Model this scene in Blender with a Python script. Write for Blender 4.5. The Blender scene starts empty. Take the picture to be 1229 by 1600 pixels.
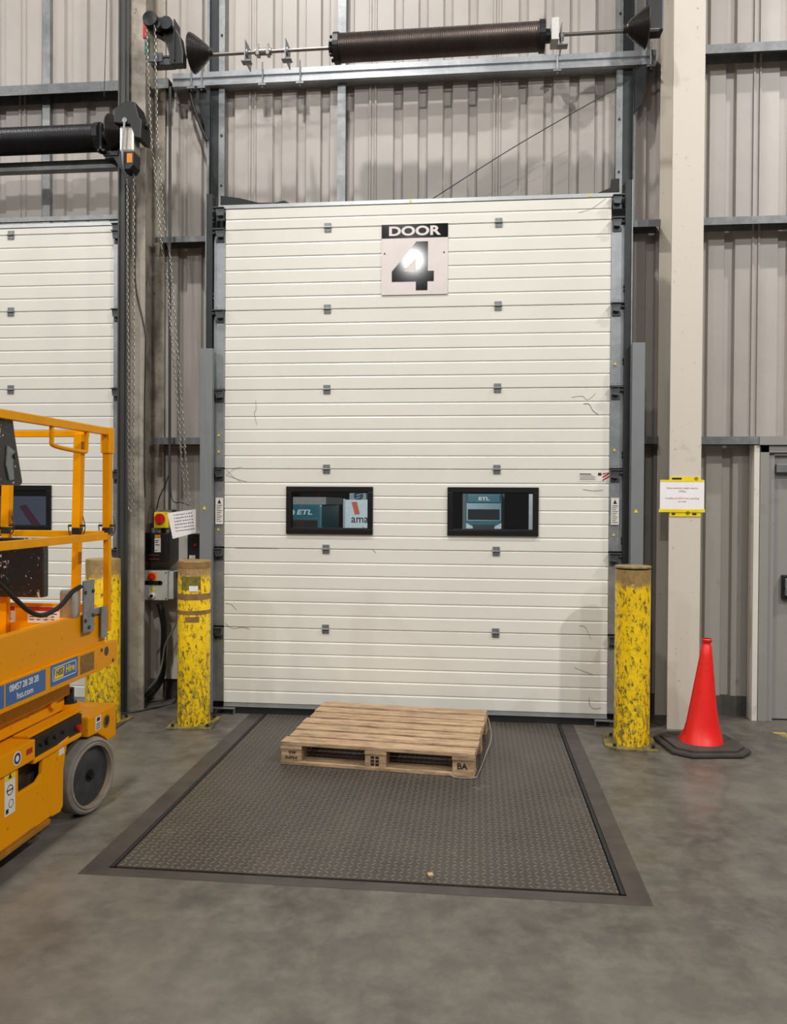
import bpy, bmesh, math, random
from mathutils import Vector, Matrix
random.seed(7)
S = bpy.context.scene
COL = S.collection
PI = math.pi

# ------------------------------------------------------------------ camera
cam_d = bpy.data.cameras.new('camera'); cam = bpy.data.objects.new('camera', cam_d); COL.objects.link(cam)
S.camera = cam
FPX = 1252.92
cam_d.sensor_fit = 'HORIZONTAL'; cam_d.sensor_width = 36.0; cam_d.lens = FPX / 1229 * 36.0
cam_d.clip_start = 0.05; cam_d.clip_end = 300
r = Vector((0.99476673, 0.10196432, 0.00651433)); u = Vector((-0.00750886, 0.00937286, 0.99992788)); d = Vector((-0.1018959, 0.9947439, -0.01008944))
M = Matrix(((r.x, u.x, -d.x, 1.99063), (r.y, u.y, -d.y, -6.22182), (r.z, u.z, -d.z, 1.68006), (0, 0, 0, 1)))
cam.matrix_world = M

# ------------------------------------------------------------------ light and exposure
S.view_settings.view_transform = 'Standard'; S.view_settings.look = 'None'
S.view_settings.gamma = 1.0; S.view_settings.use_curve_mapping = False
S.view_settings.exposure = -0.28
world = bpy.data.worlds.new('world'); S.world = world; world.use_nodes = True
bg = world.node_tree.nodes['Background']; bg.inputs[0].default_value = (1.0, 0.97, 0.94, 1); bg.inputs[1].default_value = 0.14

def lamp(name, loc, power, size, target=None, color=(1, 0.985, 0.962)):
    l = bpy.data.lights.new(name, 'AREA'); l.shape = 'DISK'; l.size = size; l.energy = power; l.color = color
    o = bpy.data.objects.new(name, l); COL.objects.link(o); o.location = loc
    if target is not None:
        o.rotation_euler = (Vector(target) - Vector(loc)).to_track_quat('-Z', 'Y').to_euler()
    return o
# rows of high bay lamps in the hall roof
for lx, ly, lp in ((-0.1, -3.0, 520), (8.6, -3.0, 680), (-8.8, -3.0, 230), (-0.1, -8.6, 190), (8.6, -8.6, 720), (-8.8, -8.6, 300),
                   (-0.18, -20.8, 120), (-0.1, -15, 420), (8.6, -15, 380), (-8.8, -15, 330)):
    if ly < -5: lamp('high_bay_lamp', (lx, ly, 9.9), lp, 0.4 if ly > -20 else 0.6, (lx * .6 + .6, ly * .45, 0))
    else: lamp('high_bay_lamp', (lx, ly, 9.9), lp, 0.3)
lamp('yard_fill_light', (-1.0, 12.0, 10.0), 6000, 1.0, (-1.0, 40, 1.0), (0.9, 0.95, 1))  # added fill so the lorries outside show; no lamp is seen there

# ------------------------------------------------------------------ materials
def lin(c):
    out = []
    for v in c[:3]:
        v = v / 255.0
        out.append(v / 12.92 if v <= 0.04045 else ((v + 0.055) / 1.055) ** 2.4)
    return (*out, 1)
MATS = {}
class NT:
    def __init__(s, name):
        s.m = bpy.data.materials.new(name); s.m.use_nodes = True; s.t = s.m.node_tree
        s.b = s.t.nodes['Principled BSDF']
        s.tc = s.t.nodes.new('ShaderNodeTexCoord')
    def n(s, t, **k):
        o = s.t.nodes.new(t)
        for a, v in k.items(): setattr(o, a, v)
        return o
    def l(s, a, b): s.t.links.new(a, b)
    def noise(s, scale, detail=4, rough=0.6, vec=None, stretch=None):
        o = s.n('ShaderNodeTexNoise'); o.inputs['Scale'].default_value = scale; o.inputs['Detail'].default_value = detail
        o.inputs['Roughness'].default_value = rough
        v = vec or s.tc.outputs['Object']
        if stretch:
            mp = s.n('ShaderNodeMapping'); mp.inputs['Scale'].default_value = stretch; s.l(v, mp.inputs[0]); v = mp.outputs[0]
        s.l(v, o.inputs['Vector']); return o.outputs['Fac']
    def ramp(s, fac, a, b, ca=(0, 0, 0, 1), cb=(1, 1, 1, 1)):
        o = s.n('ShaderNodeValToRGB'); e = o.color_ramp.elements
        e[0].position = a; e[0].color = ca; e[1].position = b; e[1].color = cb
        s.l(fac, o.inputs[0]); return o.outputs[0]
    def mix(s, fac, a, b):
        o = s.n('ShaderNodeMix', data_type='RGBA')
        if isinstance(fac, float): o.inputs[0].default_value = fac
        else: s.l(fac, o.inputs[0])
        for i, v in ((6, a), (7, b)):
            if isinstance(v, tuple): o.inputs[i].default_value = v
            else: s.l(v, o.inputs[i])
        return o.outputs[2]
    def math(s, op, a, b=None, c=None):
        o = s.n('ShaderNodeMath', operation=op)
        for i, v in enumerate((a, b, c)):
            if v is None: continue
            if isinstance(v, (int, float)): o.inputs[i].default_value = v
            else: s.l(v, o.inputs[i])
        return o.outputs[0]
    def bump(s, h, strength=0.3, dist=0.002):
        o = s.n('ShaderNodeBump'); o.inputs['Strength'].default_value = strength; o.inputs['Distance'].default_value = dist
        s.l(h, o.inputs['Height']); s.l(o.outputs[0], s.b.inputs['Normal'])
    def out(s, base, rough=0.5, metal=0.0, coat=None):
        if isinstance(base, tuple): s.b.inputs['Base Color'].default_value = base
        else: s.l(base, s.b.inputs['Base Color'])
        if isinstance(rough, (int, float)): s.b.inputs['Roughness'].default_value = rough
        else: s.l(rough, s.b.inputs['Roughness'])
        s.b.inputs['Metallic'].default_value = metal
        if coat: s.b.inputs['Coat Weight'].default_value = coat
        return s.m
def simple(name, c, rough=0.5, metal=0.0, var=0.12, scale=8, bump=0.0, stretch=None):
    """paint or metal with a soft mottled variation"""
    if name in MATS: return MATS[name]
    t = NT(name); a = lin(c); k = 1 - var * 2
    b = (a[0] * k, a[1] * k, a[2] * k, 1)
    f = t.ramp(t.noise(scale, 5, 0.65, stretch=stretch), 0.35, 0.7)
    m = t.out(t.mix(f, a, b), rough, metal)
    if bump: t.bump(t.noise(120, 3), bump, 0.001)
    MATS[name] = m; return m
def dirty(name, c, dirt, amt=(0.55, 0.75), scale=3, rough=0.5, metal=0.0, fine=40, stretch=None, fineamt=(0.62, 0.7)):
    if name in MATS: return MATS[name]
    t = NT(name)
    f1 = t.ramp(t.noise(scale, 8, 0.7, stretch=stretch), *amt)
    f2 = t.ramp(t.noise(fine, 4, 0.6, stretch=stretch), *fineamt)
    m1 = t.mix(f1, lin(c), lin(dirt))
    f3 = t.math('MULTIPLY', f2, 0.6)
    m2 = t.mix(f3, m1, lin(dirt))
    MATS[name] = t.out(m2, rough, metal); return MATS[name]

def m_concrete():
    t = NT('concrete_floor')
    n1 = t.ramp(t.noise(0.9, 8, 0.62), 0.32, 0.7)
    n2 = t.ramp(t.noise(6, 8, 0.7), 0.42, 0.72)
    n3 = t.ramp(t.noise(2.2, 6, 0.75), 0.6, 0.72)
    c = t.mix(n1, lin((100, 95, 86)), lin((61, 56, 50)))
    c = t.mix(t.math('MULTIPLY', n2, 0.55), c, lin((122, 116, 106)))
    c = t.mix(t.math('MULTIPLY', n3, 0.35), c, lin((58, 54, 50)))
    # pale scuffs
    sc = t.ramp(t.noise(3.5, 10, 0.8, stretch=(1, 2.2, 1)), 0.66, 0.74)
    c = t.mix(t.math('MULTIPLY', sc, 0.65), c, lin((146, 140, 131)))
    # one long shrinkage crack pattern
    v = t.n('ShaderNodeTexVoronoi', feature='DISTANCE_TO_EDGE'); v.inputs['Scale'].default_value = 0.22
    wn = t.n('ShaderNodeTexNoise'); wn.inputs['Scale'].default_value = 2.0; t.l(t.tc.outputs['Object'], wn.inputs['Vector'])
    mx = t.n('ShaderNodeMix', data_type='VECTOR'); mx.inputs[0].default_value = 0.25
    t.l(t.tc.outputs['Object'], mx.inputs[4]); t.l(wn.outputs['Color'], mx.inputs[5]); t.l(mx.outputs[1], v.inputs['Vector'])
    cr = t.ramp(v.outputs['Distance'], 0.0, 0.0022, (1, 1, 1, 1), (0, 0, 0, 1))
    c = t.mix(t.math('MULTIPLY', cr, 0.22), c, lin((44, 41, 38)))
    rg = t.ramp(t.noise(4, 6, 0.6), 0.3, 0.75, (0.36, 0.36, 0.36, 1), (0.62, 0.62, 0.62, 1))
    t.bump(t.noise(45, 6, 0.7), 0.12, 0.004)
    return t.out(c, rg)
def m_tread():
    t = NT('tread_plate_steel')
    sep = t.n('ShaderNodeSeparateXYZ'); t.l(t.tc.outputs['Object'], sep.inputs[0])
    s = 1 / 0.034
    X = t.math('MULTIPLY', sep.outputs[0], s); Y = t.math('MULTIPLY', sep.outputs[1], s)
    fx = t.math('SUBTRACT', t.math('FRACT', X), 0.5); fy = t.math('SUBTRACT', t.math('FRACT', Y), 0.5)
    par = t.math('MODULO', t.math('ADD', t.math('FLOOR', t.math('ADD', X, 1000)), t.math('FLOOR', t.math('ADD', Y, 1000))), 2)
    a = t.math('ADD', fx, fy); b = t.math('SUBTRACT', fx, fy)
    ip = t.math('SUBTRACT', 1, par)
    uu = t.math('ADD', t.math('MULTIPLY', a, ip), t.math('MULTIPLY', b, par))
    vv = t.math('ADD', t.math('MULTIPLY', b, ip), t.math('MULTIPLY', a, par))
    dd = t.math('ADD', t.math('POWER', t.math('DIVIDE', uu, 0.74), 2), t.math('POWER', t.math('DIVIDE', vv, 0.24), 2))
    h = t.ramp(dd, 0.2, 1.0, (1, 1, 1, 1), (0, 0, 0, 1))
    n1 = t.ramp(t.noise(1.6, 8, 0.65), 0.35, 0.7)
    c = t.mix(n1, lin((76, 69, 62)), lin((57, 51, 46)))
    c = t.mix(t.math('MULTIPLY', h, 0.6), c, lin((132, 124, 113)))
    n2 = t.ramp(t.noise(2.6, 10, 0.75), 0.62, 0.75)
    c = t.mix(t.math('MULTIPLY', n2, 0.5), c, lin((150, 142, 132)))
    n3 = t.ramp(t.noise(5, 8, 0.7), 0.68, 0.74)
    c = t.mix(t.math('MULTIPLY', n3, 0.45), c, lin((120, 72, 48)))
    t.bump(h, 1.0, 0.005)
    return t.out(c, 0.5, 0.25)
def m_bollard():
    t = NT('chipped_yellow_paint')
    base = t.mix(t.ramp(t.noise(5, 6, 0.7), 0.35, 0.7), lin((244, 204, 10)), lin((222, 178, 6)))
    chips = t.ramp(t.noise(26, 12, 0.8, stretch=(1.3, 1.3, 0.75)), 0.535, 0.55)
    sep = t.n('ShaderNodeSeparateXYZ'); t.l(t.tc.outputs['Object'], sep.inputs[0])
    low = t.ramp(t.math('ADD', sep.outputs[2], t.math('MULTIPLY', t.noise(9, 6, 0.7), 0.6)), 0.36, 0.95, (1, 1, 1, 1), (0, 0, 0, 1))
    fine = t.ramp(t.noise(38, 8, 0.7, stretch=(1, 1, 0.4)), 0.5, 0.55)
    c = t.mix(t.math('MULTIPLY', chips, 0.85), base, t.mix(t.ramp(t.noise(6), 0.4, 0.6), lin((74, 70, 42)), lin((34, 36, 34))))
    c = t.mix(t.math('MULTIPLY', t.math('MULTIPLY', low, fine), 0.8), c, lin((74, 74, 52)))
    # old brown adhesive band near the top
    top = t.ramp(t.math('MULTIPLY', t.math('SUBTRACT', t.math('ADD', sep.outputs[2], t.math('MULTIPLY', t.noise(9, 6, 0.8), 0.34)), 1.24), 6.0), 0.1, 0.4)
    c = t.mix(t.math('MULTIPLY', top, 0.85), c, lin((128, 103, 76)))
    t.bump(chips, -0.3, 0.002)
    return t.out(c, 0.42)
def m_wood():
    t = NT('pallet_wood')
    g = t.noise(3.2, 10, 0.72, stretch=(1.2, 16, 16))
    c = t.mix(t.ramp(g, 0.35, 0.65), lin((204, 174, 138)), lin((146, 116, 86)))
    d2 = t.ramp(t.noise(4.5, 8, 0.75, stretch=(1, 3, 3)), 0.48, 0.64)
    c = t.mix(t.math('MULTIPLY', d2, 0.6), c, lin((100, 86, 70)))
    fi = t.ramp(t.noise(9, 10, 0.8, stretch=(1, 22, 22)), 0.50, 0.62)
    c = t.mix(t.math('MULTIPLY', fi, 0.65), c, lin((74, 58, 42)))
    t.bump(g, 0.5, 0.003)
    return t.out(c, 0.75)
def m_glass():
    t = NT('window_glass')
    tr = t.n('ShaderNodeBsdfTransparent'); tr.inputs[0].default_value = (0.93, 0.95, 0.95, 1)
    gl = t.n('ShaderNodeBsdfGlossy'); gl.inputs['Roughness'].default_value = 0.02
    fr = t.n('ShaderNodeFresnel'); fr.inputs[0].default_value = 1.5
    mx = t.n('ShaderNodeMixShader'); t.l(fr.outputs[0], mx.inputs[0]); t.l(tr.outputs[0], mx.inputs[1]); t.l(gl.outputs[0], mx.inputs[2])
    t.l(mx.outputs[0], t.t.nodes['Material Output'].inputs[0])
    return t.m
def m_door():
    t = NT('door_panel_paint')
    f = t.ramp(t.noise(1.1, 6, 0.6), 0.35, 0.7)
    c = t.mix(f, lin((220, 217, 207)), lin((212, 208, 199)))
    n = t.ramp(t.noise(5.5, 12, 0.85, stretch=(0.35, 1, 2.2)), 0.70, 0.74)
    c = t.mix(t.math('MULTIPLY', n, 0.35), c, lin((150, 142, 130)))
    sm = t.ramp(t.noise(2.6, 8, 0.7, stretch=(1, 1, 0.5)), 0.6, 0.78)
    c = t.mix(t.math('MULTIPLY', sm, 0.22), c, lin((190, 180, 166)))
    t.bump(t.noise(140, 2, 0.5), 0.12, 0.001)
    return t.out(c, 0.36)
def m_black_splash():
    t = NT('paint_splashed_black_plastic')
    n = t.ramp(t.noise(14, 6, 0.7, stretch=(1, 1, 0.6)), 0.615, 0.64)
    n2 = t.ramp(t.noise(60, 3, 0.5), 0.68, 0.71)
    c = t.mix(n, lin((24, 22, 22)), lin((190, 182, 172)))
    c = t.mix(n2, c, lin((200, 195, 188)))
    return t.out(c, 0.35)
def m_galv(name='galvanised_steel', c=(150, 152, 152), dk=(108, 110, 112), rough=0.42, metal=0.55):
    t = NT(name)
    v = t.n('ShaderNodeTexVoronoi'); v.inputs['Scale'].default_value = 45; t.l(t.tc.outputs['Object'], v.inputs['Vector'])
    f = t.ramp(t.noise(4, 6, 0.7), 0.35, 0.7)
    f2 = t.ramp(v.outputs['Color'], 0.2, 0.8)
    col = t.mix(f, lin(c), lin(dk)); col = t.mix(t.math('MULTIPLY', f2, 0.3), col, lin(dk))
    return t.out(col, rough, metal)

CONC = m_concrete(); TREAD = m_tread(); YEL = m_bollard(); WOOD = m_wood(); GLASS = m_glass(); DOOR = m_door(); SPLASH = m_black_splash()
GALV = m_galv(); GALVD = m_galv('weathered_galvanised_steel', (98, 101, 104), (66, 68, 72), 0.45, 0.5)
GALVM = m_galv('mottled_galvanised_steel', (132, 134, 134), (88, 90, 92), 0.5, 0.4)
GALVS = m_galv('stile_steel', (172, 175, 178), (140, 143, 146), 0.34, 0.6)
GALVB = m_galv('bright_galvanised_steel', (190, 190, 186), (150, 150, 148), 0.35, 0.6)
CLAD = simple('cladding_paint', (172, 164, 157), 0.42, 0, 0.05, 2.5)
CLADLOW = dirty('dirty_cladding_paint', (156, 150, 142), (96, 90, 84), (0.56, 0.8), 2.4, 0.45, fine=9, fineamt=(0.64, 0.74), stretch=(1, 1, 0.6))
COLW = dirty('column_white_paint', (200, 191, 177), (138, 126, 112), (0.6, 0.85), 2.5, 0.5, fine=26, fineamt=(0.66, 0.72))
COLL = dirty('column_side_paint', (206, 197, 183), (140, 128, 114), (0.62, 0.85), 3.0, 0.5, fine=20, fineamt=(0.66, 0.74))
COLD = dirty('column_scuffed_paint', (160, 151, 138), (84, 74, 64), (0.46, 0.72), 3.0, 0.5, fine=20, fineamt=(0.62, 0.7))
PANELW = dirty('white_wall_panel_paint', (206, 200, 190), (128, 116, 104), (0.6, 0.85), 3, 0.5, fine=22, fineamt=(0.68, 0.73))
BLACK = simple('black_plastic', (22, 22, 23), 0.4, 0, 0.1)
BLACKM = simple('black_frame', (14, 14, 15), 0.35)
RUB = simple('black_rubber', (20, 20, 21), 0.7)
DARKST = simple('dark_steel', (52, 54, 56), 0.4, 0.5, 0.15, 6)
POST = simple('dark_grey_post_steel', (74, 74, 72), 0.45, 0.35, 0.18, 4, stretch=(1, 1, 0.2))
GUARD = simple('grey_guard_paint', (122, 125, 126), 0.45, 0.1, 0.05, 3)
SPRING = simple('spring_steel', (92, 80, 75), 0.36, 0.75, 0.2, 5)
DRUMM = simple('drum_cast_metal', (62, 58, 56), 0.35, 0.6, 0.1)
STEEL = simple('shaft_steel', (150, 146, 142), 0.32, 0.9, 0.1)
LIFTY = dirty('lift_yellow_paint', (224, 146, 0), (120, 74, 10), (0.62, 0.85), 5, 0.38, fine=34, fineamt=(0.66, 0.70))
LIFTR = simple('lift_rail_yellow_paint', (236, 158, 0), 0.42, 0, 0.08, 7)
for q_ in (LIFTY, LIFTR): q_.node_tree.nodes['Principled BSDF'].inputs['Specular IOR Level'].default_value = 0.1
RED = simple('red_plastic', (196, 26, 22), 0.42, 0, 0.08)
REDC = dirty('cone_red_plastic', (222, 30, 24), (150, 20, 18), (0.55, 0.8), 6, 0.4, fine=30, fineamt=(0.7, 0.75))
GREEN = simple('green_plastic', (20, 92, 74), 0.45)
WHITE = simple('white_label', (222, 216, 208), 0.45, 0, 0.05)
INK = simple('black_ink', (7, 7, 11), 0.075)
INKP = simple('print_ink', (24, 22, 26), 0.6)
INKR = simple('red_print', (150, 50, 60), 0.6)
REDL = simple('red_label', (176, 36, 40), 0.5)
BLUE = dirty('blue_sticker', (52, 96, 152), (120, 110, 96), (0.66, 0.8), 9, 0.45, fine=40)
YELL = simple('yellow_label', (230, 205, 30), 0.5)
GREYBOX = dirty('grey_enclosure', (172, 172, 164), (110, 104, 96), (0.6, 0.85), 9, 0.45)
ORNG = simple('orange_label', (226, 140, 20), 0.4)
ALU = simple('aluminium', (178, 180, 180), 0.35, 0.6, 0.1, 5)
RUBBASE = simple('cone_base_rubber', (66, 60, 55), 0.7, 0, 0.2, 8)
WHEELR = simple('grey_tyre_rubber', (130, 122, 112), 0.55, 0, 0.2, 8)
HUBM = simple('wheel_hub_paint', (62, 64, 66), 0.5, 0.1, 0.25, 12)
SIGNW = simple('sign_white', (214, 203, 198), 0.32, 0, 0.05, 6)
FRAMEST = simple('pit_frame_steel', (76, 69, 65), 0.5, 0.25, 0.2, 5)
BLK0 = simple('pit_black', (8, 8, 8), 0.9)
KERB = simple('dark_kerb_concrete', (78, 74, 70), 0.8, 0, 0.2, 5)
PDOOR = dirty('personnel_door_paint', (138, 136, 130), (92, 86, 80), (0.6, 0.85), 2.5, 0.42, fine=16, fineamt=(0.7, 0.75))
TEAL = simple('teal_lorry_paint', (10, 104, 118), 0.35)
YARD = simple('dark_asphalt', (30, 30, 30), 0.9)
YARDBACK = simple('dark_yard_backdrop', (26, 25, 24), 0.9)
LGLASS = simple('dark_windscreen', (8, 10, 12), 0.7)
BROWNT = simple('brown_sticker_residue', (142, 102, 34), 0.6, 0, 0.25, 30)
PAPER = simple('paper', (236, 230, 228), 0.6, 0, 0.03)
TAPEY = simple('yellow_tape', (238, 212, 30), 0.35, 0, 0.08)
CABLE = simple('black_cable', (30, 29, 28), 0.5)
CABLEG = simple('grey_cable', (110, 106, 100), 0.5)
CHAINM = simple('chain_steel', (150, 146, 138), 0.4, 0.7)
SILVER = simple('silver_motor_casing', (186, 180, 168), 0.3, 0.6, 0.2, 9)
LAMPW = simple('headlight_white', (220, 232, 235), 0.3)
FLOORY = dirty('worn_floor_yellow', (186, 164, 60), (110, 102, 84), (0.45, 0.6), 9, 0.5, fine=30, fineamt=(0.5, 0.6))

# ------------------------------------------------------------------ builders
WM = {}
def wm(o): return WM.get(o.name, Matrix.Identity(4)) if o else Matrix.Identity(4)
class MB:
    def __init__(s): s.b = bmesh.new()
    def box(s, x0, x1, y0, y1, z0, z1):
        v = [s.b.verts.new(p) for p in ((x0, y0, z0), (x1, y0, z0), (x1, y1, z0), (x0, y1, z0), (x0, y0, z1), (x1, y0, z1), (x1, y1, z1), (x0, y1, z1))]
        for f in ((0, 3, 2, 1), (4, 5, 6, 7), (0, 1, 5, 4), (1, 2, 6, 5), (2, 3, 7, 6), (3, 0, 4, 7)): s.b.faces.new([v[i] for i in f])
        return s
    def prism(s, poly, a, b, axis='y'):
        """poly in the other two axes (x,z / y,z / x,y) extruded along axis a..b"""
        def P(p, t):
            if axis == 'y': return (p[0], t, p[1])
            if axis == 'x': return (t, p[0], p[1])
            return (p[0], p[1], t)
        A = [s.b.verts.new(P(p, a)) for p in poly]; B = [s.b.verts.new(P(p, b)) for p in poly]
        n = len(poly)
        s.b.faces.new(A); s.b.faces.new(B[::-1])
        for i in range(n): s.b.faces.new((A[i], B[i], B[(i + 1) % n], A[(i + 1) % n]))
        return s
    def cyl(s, p0, p1, r0, r1=None, seg=20, caps=True):
        r1 = r0 if r1 is None else r1
        p0 = Vector(p0); p1 = Vector(p1); q = (p1 - p0).to_track_quat('Z', 'Y')
        A = []; B = []
        for i in range(seg):
            a = 2 * PI * i / seg; c = Vector((math.cos(a), math.sin(a), 0))
            A.append(s.b.verts.new(p0 + q @ (c * r0))); B.append(s.b.verts.new(p1 + q @ (c * r1)))
        for i in range(seg): s.b.faces.new((A[i], A[(i + 1) % seg], B[(i + 1) % seg], B[i]))
        if caps:
            s.b.faces.new(A[::-1]); s.b.faces.new(B)
        return s
    def lathe(s, prof, origin=(0, 0, 0), axis='z', seg=32):
        """prof: (radius, along axis)"""
        o = Vector(origin); rings = []
        for rr, h in prof:
            ring = []
            for i in range(seg):
                a = 2 * PI * i / seg; c, n = math.cos(a) * rr, math.sin(a) * rr
                p = (c, n, h) if axis == 'z' else ((h, c, n) if axis == 'x' else (n, h, c))
                ring.append(s.b.verts.new(o + Vector(p)))
            rings.append(ring)
        for k in range(len(rings) - 1):
            for i in range(seg):
                j = (i + 1) % seg
                s.b.faces.new((rings[k][i], rings[k][j], rings[k + 1][j], rings[k + 1][i]))
        s.b.faces.new(rings[0][::-1]); s.b.faces.new(rings[-1])
        return s
    def ring(s, ra, rb, h0, h1, origin=(0, 0, 0), axis='y', seg=28):
        o = Vector(origin); rings = []
        for rr, h in ((ra, h0), (rb, h0), (rb, h1), (ra, h1)):
            R = []
            for i in range(seg):
                a = 2 * PI * i / seg; c, n = math.cos(a) * rr, math.sin(a) * rr
                R.append(s.b.verts.new(o + Vector((c, n, h) if axis == 'z' else ((h, c, n) if axis == 'x' else (n, h, c)))))
            rings.append(R)
        for k in range(4):
            for i in range(seg):
                j = (i + 1) % seg; s.b.faces.new((rings[k][i], rings[k][j], rings[(k + 1) % 4][j], rings[(k + 1) % 4][i]))
        return s
    def tube(s, pts, r, seg=8, smooth=6):
        P = [Vector(p) for p in pts]
        if smooth > 1 and len(P) > 2:
            Q = []
            for i in range(len(P) - 1):
                p0 = P[max(i - 1, 0)]; p1 = P[i]; p2 = P[i + 1]; p3 = P[min(i + 2, len(P) - 1)]
                for k in range(smooth):
                    t = k / smooth
                    Q.append(0.5 * ((2 * p1) + (p2 - p0) * t + (2 * p0 - 5 * p1 + 4 * p2 - p3) * t * t + (3 * p1 - p0 - 3 * p2 + p3) * t ** 3))
            Q.append(P[-1]); P = Q
        prev = None; first = None; up = Vector((0.123, 0.456, 0.88)).normalized()
        for i, p in enumerate(P):
            t = (P[min(i + 1, len(P) - 1)] - P[max(i - 1, 0)]).normalized()
            x = up.cross(t)
            if x.length < 1e-4: x = Vector((1, 0, 0)).cross(t)
            x.normalize(); y = t.cross(x); up = y
            up = y if False else up
            ring = [s.b.verts.new(p + (x * math.cos(2 * PI * k / seg) + y * math.sin(2 * PI * k / seg)) * r) for k in range(seg)]
            up = t.cross(x)
            if prev:
                for k in range(seg): s.b.faces.new((prev[k], prev[(k + 1) % seg], ring[(k + 1) % seg], ring[k]))
            else: first = ring
            prev = ring
            up = y
        s.b.faces.new(first[::-1]); s.b.faces.new(prev)
        return s
    def bar(s, p0, p1, w, h=None, up=(0, 0, 1)):
        """square tube between two points"""
        h = h or w; p0 = Vector(p0); p1 = Vector(p1); t = (p1 - p0).normalized(); U = Vector(up)
        if abs(t.dot(U)) > 0.98: U = Vector((0, 1, 0))
        x = t.cross(U).normalized(); y = x.cross(t).normalized()
        c = [(-1, -1), (1, -1), (1, 1), (-1, 1)]
        A = [s.b.verts.new(p0 + x * a * w / 2 + y * b * h / 2) for a, b in c]; B = [s.b.verts.new(p1 + x * a * w / 2 + y * b * h / 2) for a, b in c]
        s.b.faces.new(A[::-1]); s.b.faces.new(B)
        for i in range(4): s.b.faces.new((A[i], A[(i + 1) % 4], B[(i + 1) % 4], B[i]))
        return s
    def build(s, name, mat, parent=None, local=False, bevel=0.0, smooth=False):
        bmesh.ops.recalc_face_normals(s.b, faces=s.b.faces)
        if parent and not local: s.b.transform(wm(parent).inverted())
        if bevel:
            es = [e for e in s.b.edges if len(e.link_faces) == 2 and e.calc_face_angle(0) > 0.6]
            bmesh.ops.bevel(s.b, geom=es, offset=bevel, segments=2, profile=0.7, affect='EDGES', clamp_overlap=True)
        me = bpy.data.meshes.new(name); s.b.to_mesh(me); s.b.free()
        me.materials.append(mat)
        if smooth:
            for p in me.polygons: p.use_smooth = True
            try: me.set_sharp_from_angle(angle=math.radians(35))
            except Exception: pass
        o = bpy.data.objects.new(name, me); COL.objects.link(o)
        if parent: o.parent = parent
        WM[o.name] = wm(parent).copy()
        return o
def thing(name, label, cat, loc=(0, 0, 0), rz=0, group=None, kind=None):
    o = bpy.data.objects.new(name, None); COL.objects.link(o); o.empty_display_size = 0.1
    o.location = loc; o.rotation_euler = (0, 0, rz); WM[o.name] = Matrix.Translation(loc) @ Matrix.Rotation(rz, 4, 'Z')
    return tag(o, label, cat, group, kind)
def tag(o, label=None, cat=None, group=None, kind=None):
    if label: o['label'] = label
    if cat: o['category'] = cat
    if group: o['group'] = group
    if kind: o['kind'] = kind
    return o
def struct(o): o['kind'] = 'structure'; return o
def dup(root, loc, label=None, rz=None):
    r2 = root.copy(); COL.objects.link(r2); r2.location = loc
    if rz is not None: r2.rotation_euler = (0, 0, rz)
    if label: r2['label'] = label
    for ch in list(root.children):
        c = ch.copy(); COL.objects.link(c); c.parent = r2
        for g in list(ch.children):
            g2 = g.copy(); COL.objects.link(g2); g2.parent = c
    return r2
def text(s, pos, size, mat, parent, face='-y', sx=1.0, bold=0.0, name='lettering', depth=0.0006, shear=0.0, align='CENTER', tilt=0.0, spacing=1.0):
    cu = bpy.data.curves.new(name, 'FONT'); cu.body = s; cu.size = size; cu.extrude = depth; cu.offset = bold
    cu.align_x = align; cu.align_y = 'CENTER'; cu.shear = shear; cu.resolution_u = 4; cu.space_character = spacing
    tmp = bpy.data.objects.new('tmp', cu); COL.objects.link(tmp)
    dg = bpy.context.evaluated_depsgraph_get(); me = bpy.data.meshes.new_from_object(tmp.evaluated_get(dg))
    bpy.data.objects.remove(tmp); bpy.data.curves.remove(cu)
    me.transform(Matrix.Rotation(tilt, 4, 'Z') @ Matrix.Diagonal((sx, 1, 1, 1)))
    if face == '-y': R = Matrix.Rotation(PI / 2, 4, 'X')
    elif face == '+x': R = Matrix.Rotation(PI / 2, 4, 'Z') @ Matrix.Rotation(PI / 2, 4, 'X')
    else: R = Matrix.Identity(4)
    me.transform(wm(parent).inverted() @ Matrix.Translation(pos) @ R)
    me.name = name; me.materials.clear(); me.materials.append(mat)
    o = bpy.data.objects.new(name, me); COL.objects.link(o); o.parent = parent; WM[o.name] = wm(parent).copy()
    return o
def tri_sticker(x, z, y, parent, s=0.012):
    b = MB().prism([(x - s, z - s * .8), (x + s, z - s * .8), (x, z + s)], y - 0.001, y)
    return b.build('warning_sticker', YELL, parent)

# ------------------------------------------------------------------ structure
OX0, OX1, OY0, OY1 = 0.215, 2.745, -2.78, 0.06      # leveller pit outer frame
FX0, FX1, FY0, FY1 = -9.0, 11.0, -20.0, 0.9
b = MB()
b.box(FX0, FX1, FY0, OY0, -0.35, 0); b.box(FX0, OX0, OY0, FY1, -0.35, 0); b.box(OX1, FX1, OY0, FY1, -0.35, 0); b.box(OX0, OX1, OY1, FY1, -0.35, -0.02)
struct(b.build('floor', CONC))

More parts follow.
